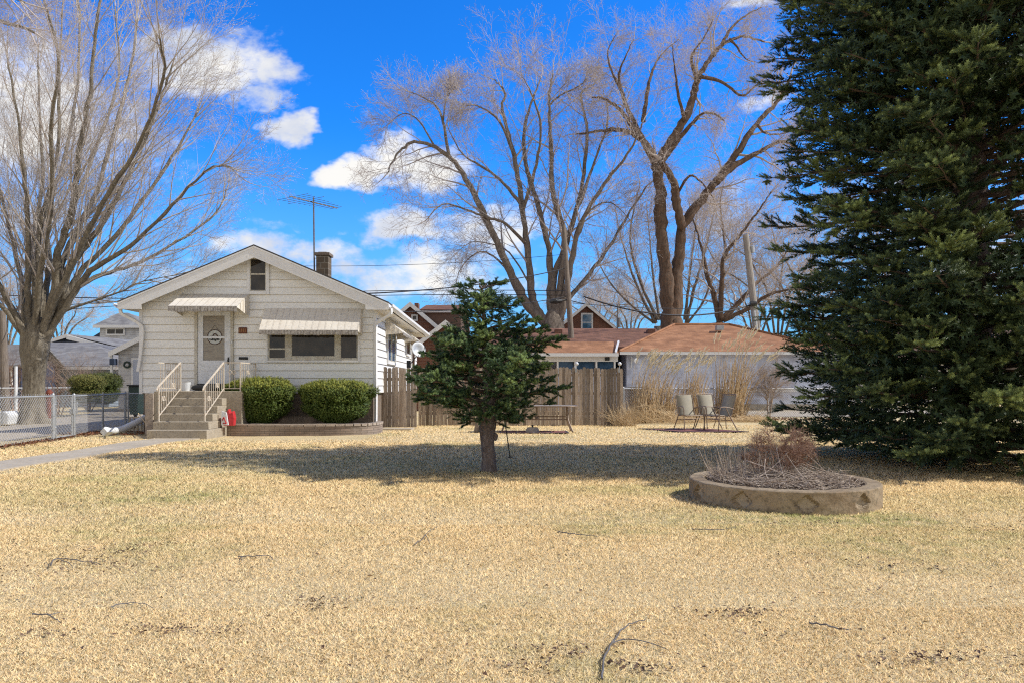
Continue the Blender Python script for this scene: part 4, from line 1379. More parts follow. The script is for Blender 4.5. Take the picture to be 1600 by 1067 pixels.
mb = MB(); picket_panel(mb, (WX(594, 22.35), 22.35, .04), (WX(651, 22.35), 22.40, .04), 1.80); mb.build('pickets', M['fencewood'], wg)
mb = MB(); mb.box(WX(587.5, 22.35), WX(593, 22.35), 22.3, 22.4, 0, 1.84); mb.build('post', M['newpost'], wg)
for z in (.3, 1.45):
    mb = MB(); mb.box(WX(594, 22.35), WX(650, 22.35), 22.43, 22.48, z, z + .09, .6); mb.build('rail', M['fencewood'], wg)
mb = MB(); mb.box(WX(591, 22.35), WX(597, 22.35), 22.29, 22.33, 1.2, 1.26); mb.box(WX(592, 22.35), WX(595, 22.35), 22.28, 22.30, 1.12, 1.3); mb.build('latch', M['dark'], wg)
mb = MB(); mb.box(-4.1, -2.95, 21.6, 22.28, -.03, .035); tagit(mb.build('gate_slab', M['concrete_light'], None, bevel=.01), kind='structure')


# ------------------------------------------------------------------ chain link
def link_mesh(mb, A, B, z0, z1, sp=.09, r=.0038, barbs=True):
    A = Vector(A); B = Vector(B); L = (B - A).length; d = (B - A).normalized(); h = z1 - z0; paths = []
    n = int((L + h) / sp)
    for i in range(n + 1):
        for s_ in (1, -1):
            u0 = -h + i * sp if s_ > 0 else i * sp
            u1 = u0 + h * s_ if s_ > 0 else u0 - h
            a0, b0, a1, b1 = u0, z0, u1, z1
            lo, hi = 0.0, L
            def clip(ua, za, ub, zb):
                if max(ua, ub) < 0 or min(ua, ub) > L: return None
                def at(u): return za + (zb - za) * (u - ua) / (ub - ua)
                if ua < 0: za, ua = at(0), 0
                elif ua > L: za, ua = at(L), L
                if ub < 0: zb, ub = at(0), 0
                elif ub > L: zb, ub = at(L), L
                return ua, za, ub, zb
            ua, za, ub, zb = a0, b0, a1, b1
            k = (zb - za) / (ub - ua)
            def at(u, k=k, ua0=ua, za0=za): return za0 + k * (u - ua0)
            if max(ua, ub) <= 0 or min(ua, ub) >= L: continue
            ua2 = min(max(ua, 0), L); ub2 = min(max(ub, 0), L)
            p = A + d * ua2 + Vector((0, 0, at(ua2))); q = A + d * ub2 + Vector((0, 0, at(ub2)))
            paths.append([tuple(p), tuple(p.lerp(q, .5)), tuple(q)])
    V, T = tube_np(np.array(paths), np.full((len(paths), 3), r), 3)
    mb.extra.append((V, T, np.ones(len(T))))


def chain_fence(root, A, B, h, step, mat='galv', r=.028, sp=.09, wr=.0038, ends=(True, True), z0=.04):
    A = Vector(A); B = Vector(B); L = (B - A).length; n = max(1, round(L / step))
    for i in range(n + 1):
        if (i == 0 and not ends[0]) or (i == n and not ends[1]): continue
        p = A.lerp(B, i / n)
        mb = MB(); rr = r * (1.35 if i in (0, n) else 1)
        mb.tube([p + Vector((0, 0, -.05)), p + Vector((0, 0, h + .02)), p + Vector((0, 0, h + .05))], [rr, rr, rr * .5], 10)
        for z in (.25, .55, .85): mb.tube([p + Vector((0, 0, z * h - .012)), p + Vector((0, 0, z * h + .012))], rr * 1.18, 10)
        mb.build('post', M[mat], root)
    mb = MB(); mb.tube([A + Vector((0, 0, h - .02)), B + Vector((0, 0, h - .02))], .021, 8); mb.build('top_rail', M[mat], root)
    mb = MB(); link_mesh(mb, A, B, z0, h, sp, wr)
    # twisted wire ends standing up over the rail
    d = (B - A).normalized()
    for k in range(int(L / sp)):
        p = A + d * (k + .5) * sp + Vector((0, 0, h)); mb.tube([p, p + Vector((0, 0, .035))], wr * 1.3, 3)
    mb.build('wire_mesh', M['wire'], root)


g0 = (WX(83, 17.5), 17.5, 0); g1 = (WX(115.5, 18.7), 18.7, 0)
c1 = empty('chain_link_fence', g0, 'silver chain link fence running left from the gate along the driveway', 'fence', 'chain link fences by the driveway')
chain_fence(c1, (-10.55, 12.5, 0), g0, 1.08, 2.6)
c2 = empty('chain_link_fence', g1, 'shaded chain link fence between the gate and the bungalow downspout', 'fence', 'chain link fences by the driveway')
chain_fence(c2, g1, (WX(196, 24), 24, 0), 1.06, 3.0)
c3 = empty('chain_link_fence', (WX(196, 24), 24, 0), 'short dark chain link gate section ending behind the bungalow corner', 'fence', 'chain link fences by the driveway')
chain_fence(c3, (WX(200, 24), 24.02, 0), (WX(226, 24.2), 24.2, 0), 1.06, 1.0, r=.022)
gt = empty('chain_link_gate', g0, 'narrow silver chain link walk gate in a tubular frame', 'gate')
a = Vector(g0).lerp(Vector(g1), .10); b = Vector(g0).lerp(Vector(g1), .90)
mb = MB()
mb.tube([a + Vector((0, 0, .06)), a + Vector((0, 0, 1.06)), b + Vector((0, 0, 1.06)), b + Vector((0, 0, .06)), a + Vector((0, 0, .06))], .022, 8)
mb.build('gate_frame', M['galv'], gt)
mb = MB(); link_mesh(mb, a, b, .07, 1.05); mb.build('wire_mesh', M['wire'], gt)
for z in (.3, .85):
    mb = MB(); mb.tube([Vector(g0) + Vector((0, 0, z)), a + Vector((0, 0, z))], .03, 8); mb.build('hinge', M['galv'], gt)
mb = MB(); mb.box(b.x - .05, b.x + .05, b.y - .03, b.y + .03, .6, .72); mb.build('latch', M['galv'], gt)
# neighbour fence on the left beyond the tree
c4 = empty('chain_link_fence', W(24, 640, 32), 'far chain link fence along the neighbour lawn with a tall white post', 'fence')
chain_fence(c4, (WX(-90, 30), 30, 0), (WX(120, 34), 34, 0), 1.2, 3.6, sp=.14, wr=.005)
mb = MB(); mb.tube([(WX(25, 31), 31, 0), (WX(25, 31), 31, 2.1)], .06, 10); mb.build('tall_post', M['white_plastic'], c4)
# back fence on the right
c5 = empty('chain_link_fence', (WX(978, 29), 29, 0), 'long low chain link fence behind the dry reeds and patio chairs', 'fence')
chain_fence(c5, (WX(974, 26.5), 26.5, 0), (15.5, 29.6, 0), 1.2, 2.75, mat='wire', sp=.10, wr=.006)

# ------------------------------------------------------------------ buried downspout extension, bin, drain pipe by the steps
dp = empty('drain_pipe', (-10.5, 20, 0), 'loose white drain pipe sloping to the grass from the left house corner', 'pipe')
mb = MB(); P = spline([W(229, 651, 20.6), W(210, 661, 20.1), W(190, 670, 19.6), (WX(172, 19.2), 19.2, .12)], 4); mb.tube(P, .085, 12); mb.build('tube', M['white_plastic'], dp, smooth=True)
mb = MB(); e = P[-1]; d = (P[-1] - P[-2]).normalized(); mb.tube([e, e + d * .14, e + d * .22], [.09, .13, .11], 4); mb.build('mouth', M['white_plastic'], dp)
mb = MB(); mb.tube([W(216, 645, 20.3), W(232, 667, 20.2)], .012, 4); mb.build('strap', M['straw'], dp)
kn = empty('low_iron_fence', (-10.9, 20.4, 0), 'knee-high dark iron guard rail at the foot of the house corner', 'guard rail')
mb = MB(); mb.bar((WX(202, 20.4), 20.4, .42), (WX(236, 20.4), 20.4, .42), .02); mb.build('top_rail', M['concrete'], kn)
for k in range(6):
    x = WX(203 + k * 6.2, 20.4); mb = MB(); mb.bar((x, 20.4, -.02), (x, 20.4, .42), .017); mb.build('picket', M['concrete'], kn)
bn = empty('rubbish_bin', W(214, 645, 30), 'tall dark green wheeled bin beside the white garage', 'bin')
D = 30
mb = MB(); x0, x1 = WX(206, D), WX(223, D); z1 = WZ(603, D)
mb.prism([(x0 + .06, .12), (x1 - .06, .12), (x1, z1), (x0, z1)], D - .3, D + .3); mb.build('body', M['greenbin'], bn, bevel=.03)
mb = MB(); mb.box(x0 - .04, x1 + .04, D - .36, D + .36, z1, z1 + .07); mb.build('lid', M['dark'], bn, bevel=.02)
for x in (x0 + .02, x1 - .02):
    mb = MB(); mb.T = Matrix.Translation((x, D + .25, .12)) @ Matrix.Rotation(R(90), 4, 'Y'); mb.lathe([(.12, -.03), (.12, .03)], 16); mb.build('wheel', M['dark'], bn)
wb = empty('wrapped_bale', W(12, 655, 24.5), 'pale plastic-wrapped box standing on the neighbour lawn', 'box')
mb = MB(); mb.prism([(WX(4, 24.5), .0), (WX(22, 24.5), .0), (WX(24, 24.5), .33), (WX(18, 24.5), .46), (WX(5, 24.5), .44)], 24.2, 24.8); mb.build('box', M['white_plastic'], wb, bevel=.05)
mb = MB(); mb.bar((WX(13, 24.5), 24.17, .02), (WX(14, 24.5), 24.17, .45), .02); mb.build('strap', M['galv'], wb)
hy = empty('red_hydrant', W(78, 640, 30), 'small rust-red capped hydrant near the maple trunk', 'hydrant')
mb = MB(); c = (WX(77, 29), 29, 0); mb.lathe([(.10, 0), (.10, .9), (.13, .92), (.13, 1.0), (.09, 1.1), (.03, 1.15)], 14, c=c); mb.build('barrel', M['rust'], hy)
mb = MB(); mb.tube([(c[0] - .19, 29, .8), (c[0] + .19, 29, .8)], .06, 10); mb.build('nozzle', M['rust'], hy)


# ------------------------------------------------------------------ buildings around
def gable_roof(name, parent, x0, x1, y0, y1, ze, zr, mat, axis='y', ov=.3, th=.12, trim=None):
    """ridge along y (gable facing the camera) or along x"""
    mb = MB()
    if axis == 'y':
        xm = (x0 + x1) / 2; sl = (zr - ze) / (xm - x0)
        for s_, xe in ((-1, x0 - ov), (1, x1 + ov)):
            zz = ze - sl * ov
            mb.prism([(xm, zr), (xe, zz), (xe, zz - th), (xm, zr - th)], y0 - ov, y1 + ov)
        o = mb.build(name, mat, parent)
        if trim:
            t = MB()
            for s_, xe in ((-1, x0 - ov), (1, x1 + ov)):
                zz = ze - sl * ov
                t.prism([(xm, zr + .01), (xe, zz + .01), (xe, zz - .24), (xm, zr - .26)], y0 - ov - .05, y0 - ov - .004)
            t.build('rake_board', trim, parent)
    else:
        ym = (y0 + y1) / 2; sl = (zr - ze) / (ym - y0)
        for s_, ye in ((-1, y0 - ov), (1, y1 + ov)):
            zz = ze - sl * ov
            mb.prism([(ym, zr), (ye, zz), (ye, zz - th), (ym, zr - th)], x0 - ov, x1 + ov, axis='x')
        o = mb.build(name, mat, parent)
    return o


def simple_window(parent, x0, x1, z0, z1, y, glass='glass', fw=.07, mull=0, rail=None):
    mb = MB()
    mb.box(x0 - fw, x0, y - .06, y, z0 - fw, z1 + fw); mb.box(x1, x1 + fw, y - .06, y, z0 - fw, z1 + fw); mb.box(x0, x1, y - .058, y, z1, z1 + fw); mb.box(x0, x1, y - .07, y, z0 - fw, z0)
    for k in range(mull):
        x = x0 + (x1 - x0) * (k + 1) / (mull + 1); mb.box(x - .03, x + .03, y - .05, y, z0, z1)
    if rail: mb.box(x0, x1, y - .045, y, rail - .03, rail + .03)
    f = mb.build('window', M['trim'], parent)
    mb = MB(); mb.poly([(x0, y - .02, z0), (x1, y - .02, z0), (x1, y - .02, z1), (x0, y - .02, z1)]); mb.build('pane', M[glass], f)
    return f


# right garage with hip roof
gr = empty('garage', (10, 38, 0), 'long pale garage with orange-brown hip roof behind the dry reeds', 'garage')
gx0, gx1, gy0, gy1, ze = WX(979, 38), 16.6, 38, 46.4, WZ(549, 37.6)
mb = MB(); mb.box(gx0, gx1, gy0, gy1, 0.32, ze); mb.build('wall', M['whitewall'], gr)
mb = MB(); mb.box(gx0 - .02, gx1 + .02, gy0 - .03, gy1, -.1, .32); mb.build('foundation', M['concrete'], gr)  # darker band built in for the shading low on the wall
mb = MB(); o_ = .42; zr = WZ(507.5, 42.2); ra_, rb_ = WX(1054, 42.2), WX(1139, 42.2) 
e = [(gx0 - o_, gy0 - o_, ze), (gx1 + o_, gy0 - o_, ze), (gx1 + o_, gy1 + o_, ze), (gx0 - o_, gy1 + o_, ze)]
r1 = (ra_, 42.2, zr); r2 = (rb_, 42.2, zr)
mb.poly([e[0], e[1], r2, r1]); mb.poly([e[1], e[2], r2]); mb.poly([e[2], e[3], r1, r2]); mb.poly([e[3], e[0], r1]); mb.poly([e[3], e[2], e[1], e[0]])
mb.build('roof', M['shinglered'], gr)
mb = MB()
mb.tube([Vector(e[0]) + Vector((0, 0, .03)), Vector(r1) + Vector((0, 0, .03))], .07, 6); mb.tube([Vector(e[1]) + Vector((0, 0, .03)), Vector(r2) + Vector((0, 0, .03))], .07, 6); mb.tube([Vector(r1) + Vector((0, 0, .03)), Vector(r2) + Vector((0, 0, .03))], .07, 6)
mb.build('ridge_cap', M['shinglered'], gr)
mb = MB(); mb.box(gx0 - o_, gx1 + o_, gy0 - o_ - .1, gy0 - o_, ze - .16, ze - .02); mb.build('gutter', M['trim'], gr)
mb = MB(); mb.box(WX(1117, 41), WX(1128, 41), 40.6, 41.0, zr - .42, zr - .16); mb.build('roof_vent', M['galv'], gr)
mb = MB(); mb.box(gx0 + .2, gx0 + .26, gy0 - .2, gy0, 2.2, 2.75); 
mb.tube([(WX(988, 37.8), 37.85, WZ(558, 37.8)), (WX(990, 37.8), 37.7, WZ(562, 37.8)), (WX(994, 37.6), 37.5, WZ(563, 37.6))], [.05, .09, .13], 10); mb.build('flood_lamp', M['white_plastic'], gr)
mb = MB(); mb.box(WX(1150, 38), WX(1245, 38), 37.93, 37.99, .95, 1.15); mb.build('trim_strip', M['trim'], gr)
# long roofed house left of it
lh = empty('neighbour_house', (4, 38, 0), 'low neighbour house with brown shingle roof and dark porch windows above the wooden fence', 'house')
mb = MB(); mb.box(-1.5, 5.4, 39.6, 49, 0, 3.3); mb.build('wall', M['whitewall_w'], lh)
zB = WZ(513, 44)
mb = MB(); mb.prism([(39.1, 3.32), (44.2, zB), (49.3, 3.32), (49.3, 3.2), (39.1, 3.2)], -1.9, 8.6, axis='x'); mb.build('roof', M['shinglered2'], lh)
mb = MB(); mb.box(1.3, 5.42, 37.7, 39.6, 0, 1.95); mb.build('porch_wall', M['whitewall'], lh)
mb = MB(); mb.box(1.3, 5.42, 37.66, 37.72, 2.5, 2.86); mb.build('fascia', M['trim'], lh)
for (a, b) in ((872, 896), (899, 929), (932, 958)):
    mb = MB(); x0, x1 = WX(a, 37.7), WX(b, 37.7); mb.poly([(x0, 37.74, 1.9), (x1, 37.74, 1.9), (x1, 37.74, 2.52), (x0, 37.74, 2.52)]); mb.build('pane', M['glass_porch'], lh)
for a in (870, 897.5, 930.5, 959):
    mb = MB(); mb.box(WX(a, 37.7), WX(a, 37.7) + .09, 37.68, 37.8, 1.9, 2.5); mb.build('mullion', M['trim'], lh)
mb = MB(); mb.prism([(37.3, WZ(552, 37.3)), (39.3, WZ(533.5, 39.3)), (39.3, WZ(533.5, 39.3) - .12), (37.3, WZ(552, 37.3) - .1)], .8, WX(966, 37.5), axis='x'); mb.build('porch_roof', M['shinglered'], lh)
mb = MB(); mb.box(.8, WX(966, 37.3), 37.18, 37.29, WZ(556.5, 37.3), WZ(551.5, 37.3)); mb.build('gutter', M['trim'], lh)
mb = MB(); mb.bar(W(966.5, 533, 38.9), W(962, 550, 37.25), .06); mb.build('roof_flashing', M['white_plastic'], lh)
for p in (872, 1016):
    mb = MB(); c = W(p, 519, 43); mb.box(c.x - .22, c.x + .22, 42.6, 43.1, c.z - .12, c.z + .12); mb.build('roof_vent', M['brick'], lh)
mb = MB(); mb.box(WX(945, 37.7), WX(952, 37.7), 37.58, 37.65, WZ(563, 37.7), WZ(558, 37.7)); mb.build('porch_lamp', M['dark'], lh)

# brick houses
b1_ = empty('brick_house', (-5, 41, 0), 'brown brick house with steep white-edged gables showing left of the small spruce', 'house')
D = 41
mb = MB(); x0, x1 = WX(618, D), WX(667, D); xm = WX(642, D); zr = WZ(473, D); zb = WZ(502, D)
xr = xm + (zr - 1.8) / ((zr - zb) / (x1 - xm + 1e-6)) * 1.0
k_ = (WZ(473, D) - WZ(507, D)) / (WX(682, D) - WX(642, D))
mb.prism([(xm - 4.2, -.1), (xm + 4.2, -.1), (xm + 4.2, zr - 4.2 * k_), (xm, zr - .05), (xm - 4.2, zr - 4.2 * k_)], D, D + 9); mb.build('wall', M['brick'], b1_)
gable_roof('roof', b1_, xm - 4.2, xm + 4.2, D, D + 9, zr - 4.2 * k_, zr, M['shinglebrown'], trim=M['trim'])
simple_window(b1_, WX(645, D), WX(651, D), WZ(500, D), WZ(494, D), D - .02)
D2 = 37.5
mb = MB(); xm2 = WX(697, D2); zr2 = WZ(501, D2); k2 = k_ * .92
mb.prism([(xm2 - 1.6, -.1), (xm2 + 1.6, -.1), (xm2 + 1.6, zr2 - 1.6 * k2), (xm2, zr2 - .05), (xm2 - 1.6, zr2 - 1.6 * k2)], D2, D2 + 4); mb.build('wing_wall', M['brick'], b1_)
gable_roof('wing_roof', b1_, xm2 - 1.6, xm2 + 1.6, D2, D2 + 4, zr2 - 1.6 * k2, zr2, M['shinglebrown'], trim=M['trim'])
mb = MB(); x0, x1 = WX(662, 42), WX(720, 42); mb.box(x0, x1, 42, 47, 3.2, WZ(487, 42)); mb.build('dormer_wall', M['shinglebrown'], b1_)
mb = MB(); mb.box(x0 - .2, x1 + .2, 41.8, 41.98, WZ(489, 42), WZ(484.5, 42)); mb.build('fascia', M['trim'], b1_)
mb = MB(); mb.prism([(41.75, WZ(484.5, 42)), (45, WZ(477, 45)), (48, 4.6), (41.75, WZ(485.5, 42))], x0 - .2, x1 + .2, axis='x'); mb.build('dormer_roof', M['shinglered2'], b1_)
mb = MB(); mb.box(WX(649, 43), WX(655, 43), 42.6, 43.2, WZ(486, 43), WZ(475, 43)); mb.build('chimney', M['brick'], b1_)
D = 56
b2_ = empty('brick_house', (WX(915, D), D, 0), 'far brick house gable with one blue window above the brown roof', 'house')
xm = WX(916, D); zr = WZ(474, D); k_ = (WZ(474, D) - WZ(515, D)) / (WX(966, D) - WX(916, D))
mb = MB(); mb.prism([(xm - 3, -.1), (xm + 3, -.1), (xm + 3, zr - 3 * k_), (xm, zr - .1), (xm - 3, zr - 3 * k_)], D, D + 9); mb.build('wall', M['brick'], b2_)
gable_roof('roof', b2_, xm - 3, xm + 3, D, D + 9, zr - 3 * k_, zr, M['shinglebrown'], trim=M['trim'])
simple_window(b2_, WX(910, D), WX(924, D), WZ(520, D), WZ(492, D), D - .02, 'glass_blue', .12, rail=WZ(504, D))
vp = MB(); vp.bar((WX(965, 50), 50, 0), (WX(965, 50), 50, WZ(477, 50)), .05, 6); vp.tube([(WX(966.5, 50), 50, WZ(512, 50)), (WX(966.5, 50), 50, WZ(497, 50))], .14, 8)
tagit(vp.build('vent_pipe', M['metal_rod']), 'thin dark vent pole rising behind the roof right of the far gable', 'pole')

# left side: white garage
D = 36
lg = empty('garage', (WX(205, D), D, 0), 'white garage with half-hidden gable at the end of the driveway, beside the bungalow', 'garage')
x0 = WX(185, D); xm = x0 + 3.2; x1 = xm + 3.2; zeL = WZ(549, D); zr = zeL + 3.2 * ((549 - 528) / (223 - 180.0)) * 1.0
mb = MB(); mb.prism([(x0, .15), (x1, .15), (x1, zeL + .1), (xm, zr), (x0, zeL + .1)], D, D + 7); mb.build('wall', M['whitewall_w'], lg)
mb = MB(); mb.box(x0 - .02, x1, D - .02, D + 7, -.1, .15); mb.build('foundation', M['concrete'], lg)
gable_roof('roof', lg, x0, x1, D, D + 7, zeL + .12, zr + .15, M['shinglegrey'], trim=M['trim'])
mb = MB(); mb.box(WX(206, D), WX(224, D), D - .06, D - .003, .15, WZ(559, D)); mb.build('door_frame', M['trim'], lg)
mb = MB(); mb.box(WX(209, D), WX(224, D), D - .09, D - .061, .17, WZ(562, D)); mb.build('door', M['lilac'], lg)
mb = MB(); mb.bar((WX(176, D), D - .1, 1.2), (WX(176, D), D - .1, zeL), .07); mb.build('downspout', M['trim'], lg)
wr_ = empty('wreath', (WX(198.5, D), D - .1, WZ(569, D)), 'small dark round wreath hung on the white garage wall', 'wreath')
mb = MB(); c = W(198.5, 569.5, D - .12); mb.tube([c + Vector((math.cos(q) * .14, 0, math.sin(q) * .14)) for q in [2 * PI * j / 20 for j in range(21)]], .045, 6); mb.build('ring', M['greenbin'], wr_)
mb = MB(); mb.tube([c + Vector((-.06, 0, -.02)), c + Vector((.0, 0, .03)), c + Vector((.06, 0, -.02))], .03, 5); mb.build('bow', M['white_plastic'], wr_)
cm = MB(); c = W(176, 565, 35.8); cm.box(WX(174, 35.8), WX(176, 35.8) + .2, 35.6, 35.9, WZ(570, 35.8), WZ(560, 35.8)); tagit(cm.build('meter_box', M['navy'], None, bevel=.03), 'small dark meter box at the outer corner of the white garage', 'meter box')

# pale blue shed, teal-roofed house and houses further away
D = 44
sh = empty('shed', (WX(115, D), D, 0), 'pale blue clapboard garage with light grey roof behind the maple', 'garage')
x0, x1 = WX(40, D), WX(170, D); ze = WZ(572, D)
mb = MB(); mb.box(x0, x1, D, D + 7, 0, ze); mb.build('wall', M['bluewall'], sh)
mb = MB(); zt = WZ(541, 48); mb.poly([(x0 - .4, D - .5, ze), (x1 + 1.2, D - .5, ze), (x1 - 2.8, 48, zt), (x0 + .2, 48, zt)]); mb.poly([(x1 + 1.2, D - .5, ze), (x1 + 1.2, D + 7, ze), (x1 - 2.8, 48, zt)]); mb.poly([(x0 - .4, D - .5, ze), (x0 + .2, 48, zt), (x0 - .4, D + 7, ze)]); mb.poly([(x0 - .4, D + 7, ze), (x0 + .2, 48, zt), (x1 - 2.8, 48, zt), (x1 + 1.2, D + 7, ze)]); mb.build('roof', M['shinglegrey'], sh)
mb = MB(); mb.box(x0 - .4, x1 + 1.2, D - .62, D - .51, ze - .2, ze - .02); mb.build('gutter', M['trim'], sh)
D = 40
th_ = empty('neighbour_house', (WX(20, D), D, 0), 'dark navy house with pale green-grey roof at the left edge behind the maple', 'house')
x0, x1 = WX(-260, D), WX(33, D); ze = WZ(563, D)
mb = MB(); mb.box(x0, x1, D, D + 3, 0, ze); mb.build('wall', M['navy'], th_)
gable_roof('roof', th_, x0, x1, D, D + 3, ze, WZ(538, D + 1.5), M['shinglegrey'], axis='x', ov=.4)
simple_window(th_, WX(4, D), WX(18, D), WZ(600, D), WZ(575, D), D - .01)
D = 50
gh = empty('neighbour_house', (WX(130, D), D, 0), 'low house with grey hip roof and dark wall, seen over the bare shrub', 'house')
x0, x1 = WX(70, D), WX(186, D); ze = WZ(553, D)
mb = MB(); mb.box(x0, x1, D, D + 8, 0, ze); mb.build('wall', M['navy'], gh)
zt = WZ(535, 54); mb = MB(); mb.poly([(x0 - .4, D - .4, ze), (x1 + .4, D - .4, ze), (WX(146, 54), 54, zt), (WX(60, 54), 54, zt)]); mb.poly([(x1 + .4, D - .4, ze), (x1 + .4, D + 8, ze), (WX(146, 54), 54, zt)]); mb.poly([(x0 - .4, D + 8, ze), (WX(60, 54), 54, zt), (WX(146, 54), 54, zt), (x1 + .4, D + 8, ze)]); mb.build('roof', M['shinglegrey'], gh)
D = 58
uh = empty('neighbour_house', (WX(140, D), D, 0), 'house with blue-white trimmed shallow gable behind the grey hip roof', 'house')
x0, x1 = WX(92, D), WX(190, D); xm = WX(112, D)
x1 = 2 * xm - WX(60, D); x0 = WX(60, D)
mb = MB(); zr = WZ(523, D); zl = zr - (xm - x0) * .30; mb.prism([(x0, 0), (x1 + 2, 0), (x1 + 2, zl - .6), (xm, zr - .05), (x0, zl)], D, D + 9); mb.build('wall', M['navy'], uh)
gable_roof('roof', uh, x0, x1, D, D + 9, zl, zr, M['shinglegrey'], trim=M['trim'], ov=.6)
mb = MB(); mb.prism([(xm, zr - .1), (WX(196, D), WZ(545, D)), (WX(196, D), WZ(549, D)), (xm, zr - .4)], D - .7, D - .62); mb.build('rake_board', M['trim'], uh)
mb = MB(); mb.poly([(xm, D - .6, zr), (WX(215, D), D - .6, WZ(548, D)), (WX(225, D), D + 9, WZ(530, D)), (xm, D + 9, zr)]); mb.build('side_roof', M['shinglegrey'], uh)
D = 70
dh = empty('neighbour_house', (WX(187, D), D, 0), 'farthest white house whose small upper storey has a hipped roof and one wide window', 'house')
x0, x1 = WX(156, D), WX(225, D); ze = WZ(509, D)
mb = MB(); mb.box(x0, x1, D, D + 6, 0, ze); mb.build('wall', M['whitewall_w'], dh)
zt = WZ(489, D + 3); mb = MB(); e = [(WX(149, D), D - .4, ze), (WX(232, D), D - .4, ze), (WX(232, D), D + 6.5, ze), (WX(149, D), D + 6.5, ze)]; a_ = (WX(186, D + 3), D + 3, zt); b_ = (WX(200, D + 3), D + 3, zt)
mb.poly([e[0], e[1], b_, a_]); mb.poly([e[1], e[2], b_]); mb.poly([e[2], e[3], a_, b_]); mb.poly([e[3], e[0], a_]); mb.build('roof', M['shinglegrey'], dh)
mb = MB(); mb.box(WX(150, D), WX(231, D), D - .55, D - .42, ze - .25, ze + .02); mb.build('fascia', M['trim'], dh)
simple_window(dh, WX(168, D), WX(193, D), WZ(522, D), WZ(515, D), D - .01, mull=1, fw=.15)
mb = MB(); mb.prism([(WX(136, D), WZ(528, D)), (WX(156, D), WZ(516, D)), (WX(156, D), WZ(530, D))], D + .5, D + 5); mb.build('lower_roof', M['navy'], dh)

# ------------------------------------------------------------------ utility poles and wires
def pole(label, top, bot, r, mat, extra=None):
    o = empty('utility_pole', bot, label, 'utility pole', 'utility poles')
    mb = MB(); mb.tube([bot, Vector(bot).lerp(Vector(top), .5), top], [r * 1.15, r, r * .8], 12); mb.build('shaft', M[mat], o)
    return o
d1 = 41.5
pt = W(880.5, 352, d1); pb = W(893, 533, d1); pb = pt + (pb - pt) * ((pt.z) / (pt.z - pb.z))
p1 = pole('dark slender utility pole rising through the brown roofs in front of the big tree', pt, pb, .155, 'pole')
mb = MB(); c = W(868, 471, 41.1); mb.tube([W(888, 469, d1), W(876, 470, 41.2)], .035, 5); mb.tube([W(878, 470.5, 41.2), c, W(859, 472, 41)], [.10, .16, .08], 8); mb.build('street_light', M['dark'], p1)
mb = MB(); mb.bar(W(882, 468, d1), W(914, 475.5, d1), .03); mb.build('bracket', M['dark'], p1)
d2 = 49.5
pt2 = W(1165, 367, d2); pb2 = W(1183, 522, d2); pb2 = pt2 + (pb2 - pt2) * ((pt2.z) / (pt2.z - pb2.z))
p2 = pole('thick pale grey leaning utility pole behind the orange garage roof', pt2, pb2, .25, 'pole_light')
mb = MB(); q_ = W(1178, 476, d2 - .3); mb.tube([W(1177.5, 486, d2 - .35), W(1182.5, 522, d2 - .35), W(1187, 560, d2 - .35)], .13, 8); mb.build('conduit', M['galv'], p2)
mb = MB(); mb.tube([W(1175, 385, d2), W(1176, 395, d2)], [.16, .16], 10); mb.bar(W(1168, 392, d2), W(1176, 392, d2), .04); mb.build('insulator', M['galv'], p2)
mb = MB(); mb.tube([W(1172, 475, d2 - .3), W(1182, 475, d2 - .3)], .16, 8); mb.build('cable_clamp', M['dark'], p2)
d3 = 33
p3 = pole('old vine-marked utility pole at the far left edge beyond the fence', W(4, 486, d3), (WX(9, d3), d3, 0), .16, 'pole')


def wire(label, A, B, sag, r, n=14):
    A = Vector(A); B = Vector(B)
    mb = MB(); P = []
    for k in range(n + 1):
        t = k / n; p = A.lerp(B, t); p.z -= sag * 4 * t * (1 - t); P.append(p)
    mb.tube(P, r, 4)
    o = mb.build('power_line', M['dark'])
    tagit(o, label, 'cable', 'overhead lines')
wire('thick service cable rising from behind the bungalow roof to the dark pole', W(560, 459.5, 29), W(882, 420, d1), .25, .026)
wire('thin upper wire crossing the clouds right of the chimney', W(380, 414, 42), W(881, 398, d1), .3, .012)
wire('cable passing over the brick house gables to the dark pole', W(600, 488, 30), W(884, 464, d1), .2, .02)
wire('sagging thick black cable between the dark pole and the pale leaning pole', W(912, 463.5, d1), W(1176, 476, d2), .9, .045)
wire('thin straight wire just under the black cable towards the right pole', W(895, 474, d1), W(1176, 480, d2), .2, .016)
wire('highest of the left cables, passing behind the maple limbs to the bungalow eave', W(-160, 452, 38), W(230, 467, 30), .1, .02)
wire('middle one of three cables crossing left of the bungalow', W(-160, 500, 44), W(890, 455, 43), -.6, .022)
wire('lowest of three cables crossing left of the bungalow', W(-160, 507, 44), W(890, 462, 43), -.6, .02)
wire('long diagonal guy wire dropping left of the far brick gable to the roofs', W(884, 440, d1), W(966, 515, 44), .02, .012)
wire('cable continuing right from the pale leaning pole behind the big spruce', W(1178, 476, d2), W(1700, 430, 46), .8, .03)
#PART4
# ------------------------------------------------------------------ bare trees
def px_limb(pts, D, dd=0.0, wob=.0):
    """pixels to a limb that drifts dd metres in depth towards its end"""
    n = len(pts) - 1; out = []
    for i, (a, b) in enumerate(pts):
        t = i / n; out.append(W(a, b, D + dd * t ** 1.2))
    return out


